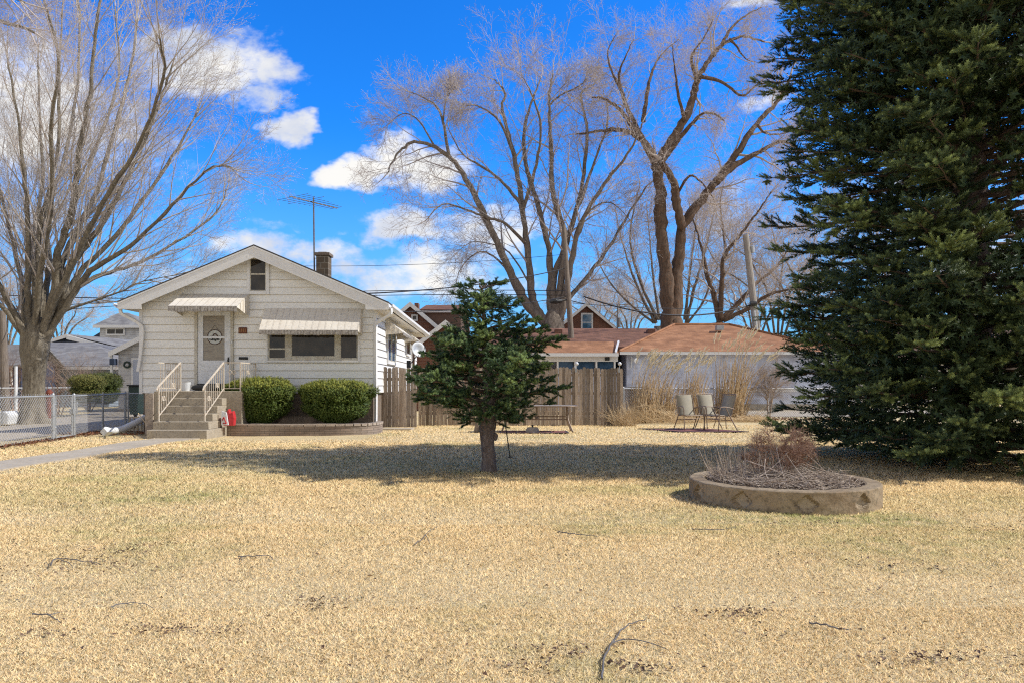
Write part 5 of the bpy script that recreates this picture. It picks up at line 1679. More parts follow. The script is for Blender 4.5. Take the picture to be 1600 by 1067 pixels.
# --- the maple on the left
D = 25
mp = empty('maple_tree', (WX(52, D), D, 0), 'large bare maple with fan of ascending limbs left of the bungalow', 'tree')
T = Tree(tw=TW_MAPLE, up=.22, droop=0, tscale=(.55, 1.0), wander=.10, ang=(18, 38), l2=2.6, dens=1.0, tips=.5)
mb_c = Vector((WX(52, D), D, 0))
RB = [(-.1, .60), (.05, .50), (.18, .43), (.4, .37), (.7, .335), (1.2, .32), (1.8, .34), (2.2, .38), (2.6, .43), (2.9, .43), (3.3, .34), (3.6, .2)]
pr = None
for jz in range(60):
    z = -.1 + 3.7 * jz / 59
    for (z0_, r0_), (z1_, r1_) in zip(RB, RB[1:]):
        if z <= z1_ + 1e-6: rz_ = r0_ + (r1_ - r0_) * (z - z0_) / (z1_ - z0_); break
    ring = []
    for k in range(72):
        a = 2 * PI * k / 72
        fl = max(0, .5 - z) / .5
        lob = 1 + fl * .22 * math.cos(5 * a + 1) + .05 * math.cos(3 * a + z * .7) + .10 * mnoise.noise(Vector((math.cos(a) * 5, math.sin(a) * 5, z * 1.1))) + .05 * mnoise.noise(Vector((math.cos(a) * 13, math.sin(a) * 13, z * 2.0)))
        ring.append(T.trunk.vert(mb_c + Vector((math.cos(a) * rz_ * lob + .03 * z, math.sin(a) * rz_ * lob, z))))
    if pr:
        for k in range(72): T.trunk.face((pr[k], pr[(k + 1) % 72], ring[(k + 1) % 72], ring[k]))
    pr = ring
LM = [
    ([(45, 560), (38, 520), (12, 470), (-25, 400), (-70, 320), (-120, 220)], .24, .05, -2, .2),
    ([(44, 550), (36, 480), (30, 420), (5, 320), (-20, 220), (-40, 90)], .20, .03, 3, .2),
    ([(48, 548), (44, 470), (45, 380), (40, 290), (30, 200), (12, 90)], .24, .03, -1.5, .2),
    ([(52, 545), (54, 460), (52, 380), (66, 290), (62, 190), (60, 80)], .22, .03, 2.5, .2),
    ([(55, 545), (62, 470), (60, 400), (66, 340), (90, 240), (92, 120), (98, 10)], .24, .03, .5, .2),
    ([(60, 540), (72, 460), (76, 400), (70, 340), (100, 250), (120, 140), (125, 20), (110, -40)], .22, .03, 4, .25),
    ([(60, 545), (86, 455), (90, 400), (112, 330), (124, 240), (140, 150), (150, 40), (165, -30)], .28, .035, -2.5, .2),
    ([(62, 545), (92, 470), (102, 400), (150, 300), (180, 200), (205, 100), (215, 30)], .24, .03, 2, .2),
    ([(64, 540), (98, 475), (108, 420), (160, 350), (210, 255), (245, 170), (270, 100)], .27, .03, -1, .2),
    ([(66, 535), (100, 480), (122, 430), (180, 370), (240, 290), (285, 220), (310, 170)], .24, .03, 1.5, .2),
    ([(68, 530), (104, 478), (140, 425), (205, 385), (270, 320), (325, 265), (362, 262)], .22, .02, -1.8, .25),
    ([(72, 510), (112, 455), (160, 430), (220, 410), (290, 370), (340, 330), (352, 300)], .17, .02, 3, .3),
    ([(78, 500), (110, 482), (150, 470), (190, 455), (225, 440), (300, 425)], .10, .015, .6, .3),
    ([(56, 540), (75, 440), (110, 340), (150, 230), (185, 120), (180, 10)], .2, .03, 5.5, .2),
    ([(54, 540), (60, 440), (80, 330), (80, 210), (90, 90), (60, -30)], .2, .03, -5, .2),
    ([(62, 535), (100, 440), (160, 320), (220, 220), (255, 120), (250, 60)], .2, .03, -5, .2),
    ([(50, 545), (20, 500), (-15, 465), (-60, 440), (-120, 420)], .18, .03, -3, .3),
]
for P, r0, r1, dd, t0 in LM:
    T.limb(px_limb(P, D, dd), r0 * .60, r1 * .8, t0, nb=19, bl=(.16, .34), blmax=3.8)
# knot
T.trunk.lathe([(.0, .03), (.07, .05), (.09, .02), (.10, -.05)], 10, c=(WX(62, D - .4), D - .47, WZ(562, D)))
T.finish(mp, M['bark_maple'], M['twig_maple'])

# overhanging branch of another tree at the top left
D = 17
ob = empty('street_tree', (WX(-330, D), D, 0), 'bare tree outside the frame whose twigs reach in at the top left corner', 'tree')
T = Tree(tw=TW_MAPLE, up=.0, droop=.1, tscale=(.4, .7), wander=.14, ang=(20, 45), l2=4)
T.limb([(WX(-330, D), D, -.1), (WX(-330, D), D, 4), W(-300, 150, D), W(-200, 70, D)], .3, .15, .6, nb=2, sides=12)
T.limb([W(-200, 70, D), W(-100, 30, D), W(-20, 28, D), W(55, 52, D)], .12, .02, .4, nb=8, bl=(.2, .3))
T.limb([W(-200, 70, D), W(-90, -20, D - 1), W(-10, -10, D - 1), W(40, 5, D - 1)], .10, .02, .4, nb=8, bl=(.2, .3))
T.finish(ob, M['bark_maple'], M['twig_pink'])

# --- the multi-stemmed tree in the middle
D = 50
ct = empty('silver_maple_tree', (WX(864, D), D, 0), 'huge many-stemmed bare tree with reddish buds in the middle of the sky', 'tree')
T = Tree(tw=TW_PINK, up=.10, droop=.05, tscale=(1.0, 1.8), wander=.16, ang=(25, 55), l2=2.2, dens=1.0, tips=.52)
T.trunk.tube(spline([(WX(866, D), D, -.2), (WX(866, D), D, 1), (WX(864, D), D, 3.4), (WX(864, D), D, 5.2), (WX(864, D), D, 6.4)], 4), [1.5, 1.35, 1.25, 1.2, 1.15, 1.1, 1.05, 1.0, .98, .96, .95, .9, .8, .7, .55, .4, .25], 24, gn=.12, gf=3)
LC = [
    ([(852, 505), (820, 470), (794, 416), (763, 350), (732, 288), (701, 244), (653, 222), (622, 240), (606, 270)], .52, .04, -2),
    ([(701, 244), (695, 205), (685, 170), (665, 140), (634, 112)], .20, .03, 2),
    ([(692, 190), (696, 150), (705, 118)], .10, .03, -1),
    ([(680, 232), (655, 190), (630, 178), (606, 195)], .11, .02, 1),
    ([(855, 505), (833, 470), (825, 402), (816, 323), (803, 244), (785, 173), (789, 120), (772, 80)], .48, .04, 1.5),
    ([(813, 318), (780, 280), (748, 258), (722, 240), (700, 200)], .20, .03, -1.5),
    ([(803, 244), (780, 190), (750, 165), (728, 160)], .16, .03, -2),
    ([(862, 505), (860, 473), (858, 394), (840, 320), (820, 250), (822, 190), (835, 130), (845, 75)], .45, .04, 3),
    ([(868, 505), (873, 470), (882, 376), (864, 297), (860, 210), (858, 125), (864, 62)], .50, .04, 0),
    ([(858, 160), (875, 130), (905, 100), (915, 80)], .12, .03, 0),
    ([(870, 500), (864, 440), (885, 380), (908, 297), (917, 204), (908, 130), (930, 90)], .40, .04, 2.5),
    ([(874, 505), (882, 464), (900, 376), (917, 332), (950, 280), (985, 235), (1005, 190)], .40, .04, -2),
    ([(876, 500), (885, 473), (917, 433), (950, 389), (985, 330), (1012, 290)], .34, .04, 1.5),
    ([(820, 380), (790, 350), (760, 340), (720, 325), (690, 320), (665, 345)], .18, .03, -3),
    ([(800, 430), (770, 400), (745, 395), (720, 420), (712, 445)], .13, .02, -2),
    ([(825, 440), (800, 400), (778, 385), (740, 378), (720, 390)], .11, .02, 3),
    ([(895, 390), (905, 350), (935, 320), (960, 320), (990, 350)], .14, .02, 2),
    ([(816, 330), (835, 270), (845, 200), (830, 120), (815, 70)], .2, .03, -3),
    ([(905, 320), (930, 250), (950, 190), (945, 130)], .2, .03, 3),
]
for P, r0, r1, dd in LC:
    P = [(a_, b_ if b_ > 170 else 170 + (b_ - 170) * .5) for a_, b_ in P]
    T.limb(px_limb(P, D, dd), r0 * .68, r1, .25, nb=13, bl=(.16, .34), blmax=4.2)
T.finish(ct, M['bark_grey'], M['twig_pink'])

# --- the big elm
D = 51
et = empty('elm_tree', (WX(1046, D), D, 0), 'massive old bare elm with twin brown trunks and drooping tufts of twigs', 'tree')
T = Tree(tw=TW_ELM, up=.0, droop=.35, tscale=(.9, 1.5), wander=.28, ang=(30, 70), l2=2.8, dens=1.0, tips=.62)
T.trunk.tube([(WX(1048, D), D, -.2), (WX(1048, D), D, 2), (WX(1049, D), D, 4.5)], [1.25, 1.0, .9], 16)
LE = [
    ([(1047, 520), (1044, 470), (1039, 410), (1033, 350), (1032, 304), (1026, 258)], .62, .42, 0, .9, 3),
    ([(1053, 520), (1055, 470), (1060, 410), (1067, 354), (1103, 304), (1143, 253), (1184, 192), (1214, 160), (1235, 120)], .62, .10, 2, .45, 12),
    ([(1067, 356), (1057, 320), (1054, 290), (1040, 262), (1032, 250)], .36, .25, -1, .9, 3),
    ([(1118, 285), (1150, 258), (1190, 236), (1225, 222), (1255, 240)], .32, .06, 1.5, .4, 12),
    ([(1028, 258), (1046, 225), (1072, 182), (1086, 140), (1093, 118), (1113, 88), (1130, 70), (1160, 58), (1195, 66)], .42, .07, 2, .35, 14),
    ([(1090, 130), (1080, 90), (1100, 60), (1115, 30)], .15, .03, -1, .3, 12),
    ([(1128, 70), (1142, 45), (1165, 25), (1190, 12)], .15, .03, 1, .2, 14),
    ([(1140, 62), (1150, 72), (1165, 92), (1182, 98)], .12, .02, 2, .2, 6),
    ([(1026, 262), (1008, 225), (990, 210), (966, 203), (935, 206), (900, 210)], .34, .06, -1, .4, 12),
    ([(1010, 228), (1000, 215), (971, 175), (945, 155), (925, 152)], .26, .05, -2, .35, 12),
    ([(1020, 250), (995, 200), (978, 165), (968, 130), (970, 105), (990, 62)], .25, .04, 1, .35, 14),
    ([(975, 150), (955, 110), (950, 80), (965, 50)], .12, .03, 2, .3, 9),
    ([(1005, 190), (1012, 140), (1020, 110), (1034, 85), (1060, 62)], .18, .03, 3, .35, 14),
    ([(1040, 245), (1072, 205), (1095, 180), (1115, 178), (1132, 190)], .22, .04, -2.5, .3, 12),
    ([(1070, 190), (1060, 150), (1055, 110), (1050, 70)], .16, .03, -2, .3, 12),
    ([(1060, 300), (1078, 275), (1100, 290), (1120, 320)], .13, .03, -2, .3, 6),
    ([(1184, 195), (1195, 208), (1220, 210), (1245, 200)], .12, .03, 1, .3, 8),
    ([(1095, 120), (1130, 130), (1160, 150), (1185, 130), (1210, 110)], .16, .03, 3, .2, 14),
]
for P, r0, r1, dd, t0, nb in LE:
    T.limb(px_limb(P, D, dd), r0 * .9, r1 * .8, t0, nb=nb, bl=(.16, .32), blmax=3.6, sides=10)
T.finish(et, M['bark_elm'], M['twig_elm'])


def far_tree(name, label, px, D, limbs, trunk_r, tw, bark, twig, droop=.05, up=.1, wander=.22, ts=(1.0, 1.8), group=None, nb=9, l2=2.2, base_py=None):
    o = empty(name, (WX(px, D), D, 0), label, 'tree', group)
    T = Tree(tw=tw, up=up, droop=droop, tscale=ts, wander=wander, l2=l2, tips=.55)
    T.trunk.tube([(WX(px, D), D, -.2), (WX(px, D), D, WZ(base_py, D) * .5), (WX(px, D), D, WZ(base_py, D))], [trunk_r * 1.3, trunk_r, trunk_r * .9], 10)
    for P, r0, r1, dd in limbs:
        T.limb(px_limb(P, D, dd), r0 * .62, r1 * .8, .15, nb=nb + 3, bl=(.22, .40), blmax=5.5)
    T.finish(o, M[bark], M[twig])


far_tree('elm_tree', 'smaller dark crooked bare tree between the elm and the pale leaning pole', 1122, 58,
         [([(1124, 505), (1117, 470), (1105, 430), (1098, 395), (1088, 360), (1078, 330)], .42, .05, 2), ([(1126, 500), (1128, 440), (1132, 400), (1155, 370), (1185, 330), (1205, 300)], .38, .05, -2),
          ([(1126, 500), (1150, 478), (1180, 445), (1215, 415), (1235, 380)], .40, .05, 1), ([(1130, 500), (1165, 485), (1200, 462), (1240, 452), (1275, 458)], .34, .05, -3), ([(1135, 400), (1130, 360), (1125, 320), (1130, 290)], .2, .04, 2)],
         .6, TW_ELM, 'bark_elm', 'twig_elm', base_py=505, nb=15, wander=.3)
far_tree('ash_tree', 'slender bare tree fanning out from behind the left side of the elm trunk', 1030, 66,
         [([(1025, 505), (1005, 470), (985, 420), (970, 370), (960, 320)], .28, .04, 2), ([(1028, 500), (1000, 440), (985, 380), (990, 330), (1000, 290)], .25, .04, -2), ([(1022, 505), (990, 480), (960, 450), (940, 420), (935, 400)], .2, .04, 1), ([(1030, 500), (1020, 430), (1015, 370), (1010, 320)], .22, .04, 3)],
         .5, TW_GREY, 'bark_grey', 'twig_elm', base_py=510, nb=10, group='bare trees behind the elm')
far_tree('ash_tree', 'slender bare tree fanning out to the right behind the elm trunk', 1070, 67,
         [([(1072, 505), (1085, 450), (1100, 400), (1112, 350), (1125, 300)], .28, .04, 2), ([(1070, 500), (1078, 430), (1085, 370), (1090, 320)], .25, .04, -2), ([(1074, 505), (1100, 470), (1120, 420), (1150, 390)], .2, .04, 1)],
         .45, TW_GREY, 'bark_grey', 'twig_elm', base_py=510, nb=10, group='bare trees behind the elm')
for i, (px, D, h, lab) in enumerate(((1215, 62, 150, 'low bushy bare tree right of the pale leaning pole'), (1262, 66, 190, 'bushy bare tree mostly hidden by the left edge of the big spruce'), (1180, 72, 90, 'small bare tree rising just behind the orange roof hip'), (985, 80, 60, 'lowest bare treetop above the brown roof left of the elm'), (545, 75, 40, 'distant twig crown just above the bungalow roof right of the chimney'), (935, 85, 70, 'faint distant bare tree above the far brick gable'))):
    by = 560
    far_tree('distant_tree', lab, px, D, [([(px, by), (px + dx * .4 * h / 100, by - h * .5 - 25), (px + dx * h / 100, by - h * .75 - 30), (px + dx * 1.25 * h / 100, by - h - 30)], .2, .04, ddp) for dx, ddp in ((-60, 1), (-25, -2), (5, 2), (30, -1), (62, 1))],
             .3, TW_GREY, 'bark_grey', 'twig_elm', base_py=by, nb=8, wander=.3, group='distant bare trees', l2=2)
for (px, D, h, lab) in ((10, 75, 120, 'distant bare tree low behind the maple at the left edge'), (95, 80, 70, 'distant faint bare tree between the maple trunk and the blue-trimmed gable'), (-80, 70, 160, 'distant bare tree beyond the left edge of the frame')):
    by = 560
    far_tree('distant_tree', lab, px, D, [([(px, by), (px + dx * .4 * h / 100, by - h * .5 - 10), (px + dx * h / 100, by - h * .8 - 10), (px + dx * 1.2 * h / 100, by - h - 10)], .2, .04, ddp) for dx, ddp in ((-60, 1), (-25, -2), (5, 2), (30, -1), (62, 1))],
             .3, TW_GREY, 'bark_grey', 'twig_elm', base_py=by, nb=8, wander=.3, group='distant bare trees', l2=2)

far_tree('distant_tree', 'bare tree glimpsed through the upper gaps of the big spruce', 1420, 60, [([(1420, 560), (1400, 470), (1370, 400), (1350, 330)], .25, .05, 2), ([(1420, 560), (1430, 460), (1450, 380), (1480, 320)], .25, .05, -2), ([(1420, 560), (1460, 480), (1510, 430)], .2, .05, 2)], .4, TW_GREY, 'bark_grey', 'twig_elm', base_py=560, nb=8, wander=.3, group='distant bare trees', l2=2)
far_tree('distant_tree', 'bare tree glimpsed at the right edge behind the big spruce', 1570, 58, [([(1570, 560), (1550, 470), (1530, 400), (1540, 330)], .25, .05, 2), ([(1570, 560), (1590, 460), (1620, 380), (1640, 320)], .25, .05, -2), ([(1570, 560), (1530, 480), (1490, 450)], .2, .05, 2)], .4, TW_GREY, 'bark_grey', 'twig_elm', base_py=560, nb=8, wander=.3, group='distant bare trees', l2=2)
rh = empty('neighbour_house', (WX(1480, 50), 50, 0), 'pale house glimpsed only through the lower gaps of the big spruce', 'house')
mb = MB(); mb.box(WX(1330, 50), WX(1800, 50), 50, 58, 0, 3.2); mb.build('wall', M['whitewall_w'], rh)
gable_roof('roof', rh, WX(1330, 50), WX(1800, 50), 50, 58, 3.2, 5.6, M['shinglebrown'], axis='x', ov=.5)
for p in (1390, 1480, 1600):
    simple_window(rh, WX(p, 50), WX(p + 28, 50), 1.2, 2.4, 49.99)

# bare shrubs by the left fence
def bare_shrub(label, px, D, spread, h, n, mat='twig_tan', buds=None, z0=0, tw=TW_MAPLE, tsc=(.3, .55), r=.02, name='bare_shrub', blmax=1.0, tips=1.0, nb=4):
    c = Vector((WX(px, D), D, z0))
    o = empty(name, c, label, 'shrub')
    T = Tree(tw=tw, up=.1, tscale=tsc, wander=.2, l2=2.5, tips=tips)
    for k in range(n):
        a = rnd(0, 6.28); s_ = rnd(.2, 1) * spread; hh = h * rnd(.6, 1) * (1 - .3 * (s_ / spread))
        T.limb([c + Vector((math.cos(a) * .1, math.sin(a) * .1, 0)), c + Vector((math.cos(a) * s_ * .45, math.sin(a) * s_ * .45, hh * .55)), c + Vector((math.cos(a) * s_, math.sin(a) * s_ * .8, hh))], r, r * .3, .35, nb=nb, sides=4, bl=(.25, .4), blmax=blmax)
    T.finish(o, M[mat], M[mat])
    return o
bare_shrub('wide bare shrub with pale tan twigs behind the clipped hedge bushes', 140, 37, 2.0, 2.9, 15, tsc=(.3, .6), r=.03, tips=.4, nb=3)
bare_shrub('thin reddish twiggy shrub against the pale blue garage wall', 92, 32, 1.2, 1.9, 8, 'stem_brown', tsc=(.25, .5), tips=.35, nb=3)
bare_shrub('scraggly dark bare shrub at the far left behind the fence', 22, 34, 1.3, 2.4, 9, 'stem_brown', tsc=(.3, .6), tips=.35, nb=3)
sv = bare_shrub('thin leafless sapling in front of the chain link fence near the big spruce', 1200, 28.2, .75, 2.4, 7, tsc=(.3, .5), r=.022, name='sapling')


# ------------------------------------------------------------------ spruces
def spruce(root, cx, cy, H, Rf, trunk, whorl=.3, nbr=9, z0=.25, mat='needles', spl=.17, dens=1.0, droop=.35, bend=None, skip=.1, lit=.5, templ=SPRIG, detail=None, brl=None, ttint=.2, vz=(-.35, .25), clump=1.6, jit=(.84, 1.07), fill=None):
    br = MB(); fo = MB()
    pos = []; dr = []; sc = []; ti = []
    z = z0; k = 0
    while z < H - .1:
        t = z / H
        n = max(4, int(nbr * (1 if z < H * .7 else .7)))
        for i in range(n):
            if random.random() < skip: continue
            a = 2 * PI * (i + random.random() * .8) / n + k * .9
            Lb = Rf(z, a) * rnd(*jit)
            if Lb < .12: continue
            dens_l = dens * (detail(z, a) if detail else 1)
            if dens_l <= 0: continue
            zz = z + rnd(-.1, .1) * whorl * 3
            base = Vector((cx, cy, zz)) if bend is None else bend(zz)
            ca, sa = math.cos(a), math.sin(a)
            P = []
            K = 9
            for j in range(K + 1):
                u = j / K
                P.append(base + Vector((ca * Lb * u, sa * Lb * u, Lb * (.16 * u - droop * u * u + droop * .55 * u ** 3.5))) + rvec() * .02)
            for p in P:
                if p.z < .06: p.z = .06 + random.random() * .05
            r0 = .012 + .011 * Lb
            br.tube(P, [r0 * (1 - .85 * j / K) for j in range(K + 1)], 4)
            ns = max(3, int(Lb / (spl * .85) * dens_l))
            s_scale = spl * (1.0 if dens_l > .8 else 1.45)
            lightb = random.random()
            for j in range(ns):
                u = .25 + .75 * ((j + random.random()) / ns) ** .85
                x = min(u * K, K - .001); q = int(x)
                p = P[q].lerp(P[q + 1], x - q); tan = (P[q + 1] - P[q]).normalized()
                side = 1 if j % 2 else -1
                out = Vector((-sa * side, ca * side, 0))
                L2 = (spl * 1.1 + Lb * .24 * (1 - u) * rnd(.5, 1.2) + spl * .6 * random.random()) * (1.0 if u > .3 else .6)
                d2 = (tan * rnd(.5, 1.1) + out * rnd(.3, 1.0) + Vector((0, 0, rnd(*vz)))).normalized()
                m = max(2, int(L2 / (spl * .5)))
                pp = p.copy(); dd = d2.copy()
                pts = [pp.copy()]
                nz = mnoise.noise(p * clump)
                if nz < -.28 and u < .9: continue
                for w in range(m):
                    dd = (dd + Vector((0, 0, .03)) + rvec() * .2).normalized()
                    pp = pp + dd * (L2 / m)
                    if pp.z < .05: pp.z = .05
                    pts.append(pp.copy())
                    for q2 in range(3):
                        o2 = rvec(); o2 = (o2 - dd * o2.dot(dd)).normalized(); o2.z = abs(o2.z) * .6 - .12
                        sd_ = (dd * rnd(.6, 1.2) + o2 * rnd(.4, 1.0)).normalized()
                        pos.append(tuple(pp)); dr.append(tuple(sd_)); sc.append(s_scale * rnd(.6, 1.15))
                        tip = max(0, u - .55) * .8 + (w == m - 1) * .15
                        ti.append(min(1, max(0, rnd(.0, ttint) + tip + nz * .7 + (lightb > .7) * .15)))  # tint lifts tips and some clumps as painted highlights
                pos.append(tuple(pp)); dr.append(tuple(dd)); sc.append(s_scale * rnd(.9, 1.2)); ti.append(min(1, rnd(.25, .6) + max(0, nz) * .5))
                br.tube([pts[0], pts[len(pts) // 2], pts[-1]], [.006, .005, .003], 3, cap=False)
            for w in range(4):
                pos.append(tuple(P[-1 - (w // 2)])); dr.append(tuple(((P[-1] - P[-2]).normalized() + rvec() * .5 + Vector((0, 0, .25))).normalized())); sc.append(s_scale * rnd(.9, 1.3)); ti.append(rnd(.35, .8))
        z += whorl * rnd(.8, 1.15); k += 1
    # filler sprigs added inside the crown as a dark, opaque mass
    if fill:
        fp = []; fd_ = []
        while len(fp) < fill[0]:
            zz = rnd(z0, H * .93); a = rnd(0, 6.28)
            if fill[2] and fill[2](zz, a): continue
            rr = Rf(zz, a) * math.sqrt(random.random()) * fill[1]
            c = Vector((cx, cy, zz)) if bend is None else bend(zz)
            fp.append((c.x + math.cos(a) * rr, c.y + math.sin(a) * rr, zz)); fd_.append((math.cos(a) + rnd(-.6, .6), math.sin(a) + rnd(-.6, .6), rnd(-.5, .6)))
        fo.extra += place(SPRIG_LO, fp, fd_, [fill[3] * rnd(.7, 1.3) for _ in fp], [rnd(0, .15) for _ in fp])
    fo.extra += place(templ, pos, dr, sc, ti)
    print('SPRIGS', len(pos))
    trunk.build('trunk', M['bark_pine2' if H < 5 else 'bark_pine'], root, smooth=True)
    br.build('branches', M['deadtwig'], root)
    fo.build('crown', M[mat], root)
    return len(pos)


SX, SY = 8.05, 12.95
bs = empty('spruce_tree', (SX, SY, 0), 'towering dense dark green spruce filling the right side, branches down to the lawn', 'tree')
tk = MB(); tk.tube([(SX, SY, -.1), (SX + .02, SY, 3), (SX, SY, 8), (SX, SY, 14.4)], [.36, .30, .2, .03], 12)
def Rbig(z, a):
    if z < .9: r = 3.05
    elif z < 2.0: r = 3.05 + (z - .9) * .14
    elif z < 3.2: r = 3.2 + .06 * math.sin(z * 3)
    elif z < 4.6: r = 3.2 + .16 * math.sin(z * 3.3)
    elif z < 8.5: r = 3.3 - (z - 4.6) * .04
    else: r = 3.15 * max(0.0, (14.6 - z) / 6.1) ** .85
    r *= 1 + .16 * mnoise.noise(Vector((math.cos(a) * 3.2, math.sin(a) * 3.2, z * 1.1)))
    return max(r, .1)
def det(z, a):
    d = 1.0
    if math.cos(a) > .35: d = .55              # far right, out of the picture
    if math.sin(a) > .55: d = min(d, .6)       # back
    if z > 9.2: d = .45
    # airy zone with bare hanging boughs in the middle of the tree
    if 3.4 < z < 5.3 and math.cos(a) > -.45: d *= .42 if random.random() < .75 else .9
    return d
NS = spruce(bs, SX, SY, 14.6, Rbig, tk, whorl=.27, nbr=10, spl=.14, dens=.78, droop=.26, detail=det, skip=.06, z0=.2, jit=(.78, 1.05), vz=(-.4, .35), clump=1.3, fill=(9000, .86, lambda z, a: (z > 9) or (3.5 < z < 5.4 and random.random() < .8), .34))
print('SPRIGS big', NS)

D = 11.25
TX = WX(764, D)
ss = empty('spruce_tree', (TX, D, 0), 'small gnarled spruce with bare trunk standing alone in mid lawn', 'tree')
tk = MB()
TP = spline([(TX, D, -.05), (TX, D, .12), (TX - .02, D, .45), (TX - .03, D + .02, .62), (TX - .015, D, .8), (TX + .01, D, 1.2), (TX - .05, D, 1.9), (TX - .10, D, 2.8)], 4)
def trr(z):
    pr_ = [(-.1, .17), (.05, .135), (.2, .115), (.4, .11), (.6, .13), (.75, .15), (.95, .13), (1.4, .09), (2.0, .05), (2.8, .012), (3, .01)]
    for (a0, b0_), (a1, b1_) in zip(pr_, pr_[1:]):
        if z <= a1: return b0_ + (b1_ - b0_) * (z - a0) / (a1 - a0)
    return .01
TP = [q for q in spline(TP, 2)]
tk.tube(TP, [trr(p.z) * .88 for p in TP], 24, gn=.14, gf=2.5, gz=5)
for (zz, a, r) in ((.62, 3.4, .05), (.55, .2, .045), (.74, 2.2, .05), (.9, .9, .04)):
    c = Vector((TX + math.cos(a) * .10, D - abs(math.sin(a)) * .10, zz)); tk.lathe([(.01, .05), (r * .8, .03), (r, 0), (r * .7, -.05), (.01, -.07)], 8, c=c)
def Rsm(z, a):
    z = z - 0
    # silhouette read from the photograph: wide and low on the right, ragged at the top
    prof = [(.72, .5), (.85, .85), (1.05, 1.12), (1.3, 1.22), (1.6, 1.2), (1.93, 1.08), (2.2, .85), (2.45, .6), (2.65, .5), (2.85, .38), (2.98, .2)]
    r = prof[-1][1]
    for (z0, r0), (z1, r1) in zip(prof, prof[1:]):
        if z <= z1: r = r0 + (r1 - r0) * max(0, (z - z0)) / (z1 - z0); break
    r *= .96 + .5 * mnoise.noise(Vector((math.cos(a) * 1.5, math.sin(a) * 1.5, z * 2.0)))
    return max(r, .08)
spruce(ss, TX, D, 2.95, Rsm, tk, whorl=.16, nbr=7, z0=.78, mat='needles2', templ=SPRIG_T, spl=.066, dens=1.45, droop=.04, skip=.05, clump=3.2, jit=(.70, 1.04), vz=(-.5, .6), fill=(1200, .72, None, .13), bend=lambda z: Vector((TX - .02 - .03 * z, D, z)), ttint=.25)

# ------------------------------------------------------------------ round concrete planter
PC = Vector((3.155, 8.6, 0))
pl = empty('round_planter', PC, 'large round concrete ring planter with diamond recesses holding dead stems', 'planter')
mb = MB(); N = 288; RO, RI, PH = 1.055, .875, .225
zs = [-.05] + [PH * k / 14 for k in range(15)]
grid = []
for z in zs:
    row = []
    for i in range(N):
        a = 2 * PI * i / N
        ph = ((a + .12) % (2 * PI / 10)) - PI / 10
        m = abs(ph) * RO / .12 + abs(z - .10) / .105
        dep = .05 if m < .9 else (.05 * (1.05 - m) / .15 if m < 1.05 else 0)
        r = RO - dep + .003 * math.sin(a * 17) * math.sin(z * 40)
        row.append((mb.vert(PC + Vector((r * math.cos(a), r * math.sin(a), z))), m < 1.0))
    grid.append(row)
for j in range(len(zs) - 1):
    for i in range(N):
        k = (i + 1) % N
        mb.mi = 1 if (grid[j][i][1] and grid[j + 1][k][1]) else 0
        mb.face((grid[j][i][0], grid[j][k][0], grid[j + 1][k][0], grid[j + 1][i][0]))
mb.mi = 0
prev_ = [g_[0] for g_ in grid[-1]]
for (r, z) in ((RO - .006, PH + .008), (RO - .02, PH + .013), (RI + .02, PH + .013), (RI, PH + .004), (RI, .02)):
    cur = [mb.vert(PC + Vector((r * math.cos(2 * PI * i / N), r * math.sin(2 * PI * i / N), z + .002 * math.sin(i * .5)))) for i in range(N)]
    for i in range(N): mb.face((prev_[i], prev_[(i + 1) % N], cur[(i + 1) % N], cur[i]))
    prev_ = cur
mb.build('ring', [M['planter'], M['planter_pale']], pl)
mb = MB(); ids = []
NR, NA = 14, 60
for j in range(NR + 1):
    for i in range(NA):
        r = (RI + .01) * j / NR; a = 2 * PI * i / NA
        ids.append(mb.vert(PC + Vector((r * math.cos(a), r * math.sin(a), .17 + .05 * (1 - (j / NR) ** 2) + rnd(-.012, .012)))))
for j in range(NR):
    for i in range(NA):
        mb.face((ids[j * NA + i], ids[j * NA + (i + 1) % NA], ids[(j + 1) * NA + (i + 1) % NA], ids[(j + 1) * NA + i]))
mb.build('mulch', M['soil'], pl)

dl = empty('dead_perennials', PC + Vector((-.3, 0, .2)), 'tangle of bleached dead flower stems lying across the planter', 'dead plants')
paths = []; rad = []; tint = []
rs = np.random.RandomState(3)
for k in range(1500):
    r = .86 * math.sqrt(random.random()); a = rnd(0, 6.28); x = r * math.cos(a); y = r * math.sin(a)
    zb = .19 + .05 * (1 - (r / .88) ** 2) + abs(random.gauss(0, .018)) + (.05 * random.random() if x < .3 else 0)
    L = rnd(.08, .42); d = rnd(0, 6.28); el = rnd(-.12, .30)
    v = Vector((math.cos(d), math.sin(d) * .9, el)) * L
    p0 = PC + Vector((x, y, 0)); p0.z = zb; p2 = p0 + v
    q = Vector((p2.x - PC.x, p2.y - PC.y, 0))
    if q.length > .87: q = q.normalized() * .86; p2.x = PC.x + q.x; p2.y = PC.y + q.y
    p2.z = max(p2.z, .18)
    pm = (p0 + p2) / 2 + rvec() * L * .12; pm.z = max(pm.z, .18)
    r_ = rnd(.0022, .0055)
    paths.append((tuple(p0), tuple(pm), tuple(p2))); rad.append((r_, r_ * .9, r_ * .6))
for k in range(210):     # standing stems, mostly at the left half
    x = rnd(-.80, -.05) + (rnd(0, .5) if random.random() < .35 else 0); y = rnd(-.35, .45)
    if x * x + y * y > .68: continue
    h = rnd(.10, .40) * (1.15 if x < -.4 else 1)
    p0 = PC + Vector((x, y, .19)); p2 = p0 + Vector((rnd(-.18, .08), rnd(-.1, .1), h)); pm = (p0 + p2) / 2 + rvec() * .02
    r_ = rnd(.0025, .0048); paths.append((tuple(p0), tuple(pm), tuple(p2))); rad.append((r_, r_ * .9, r_ * .6))
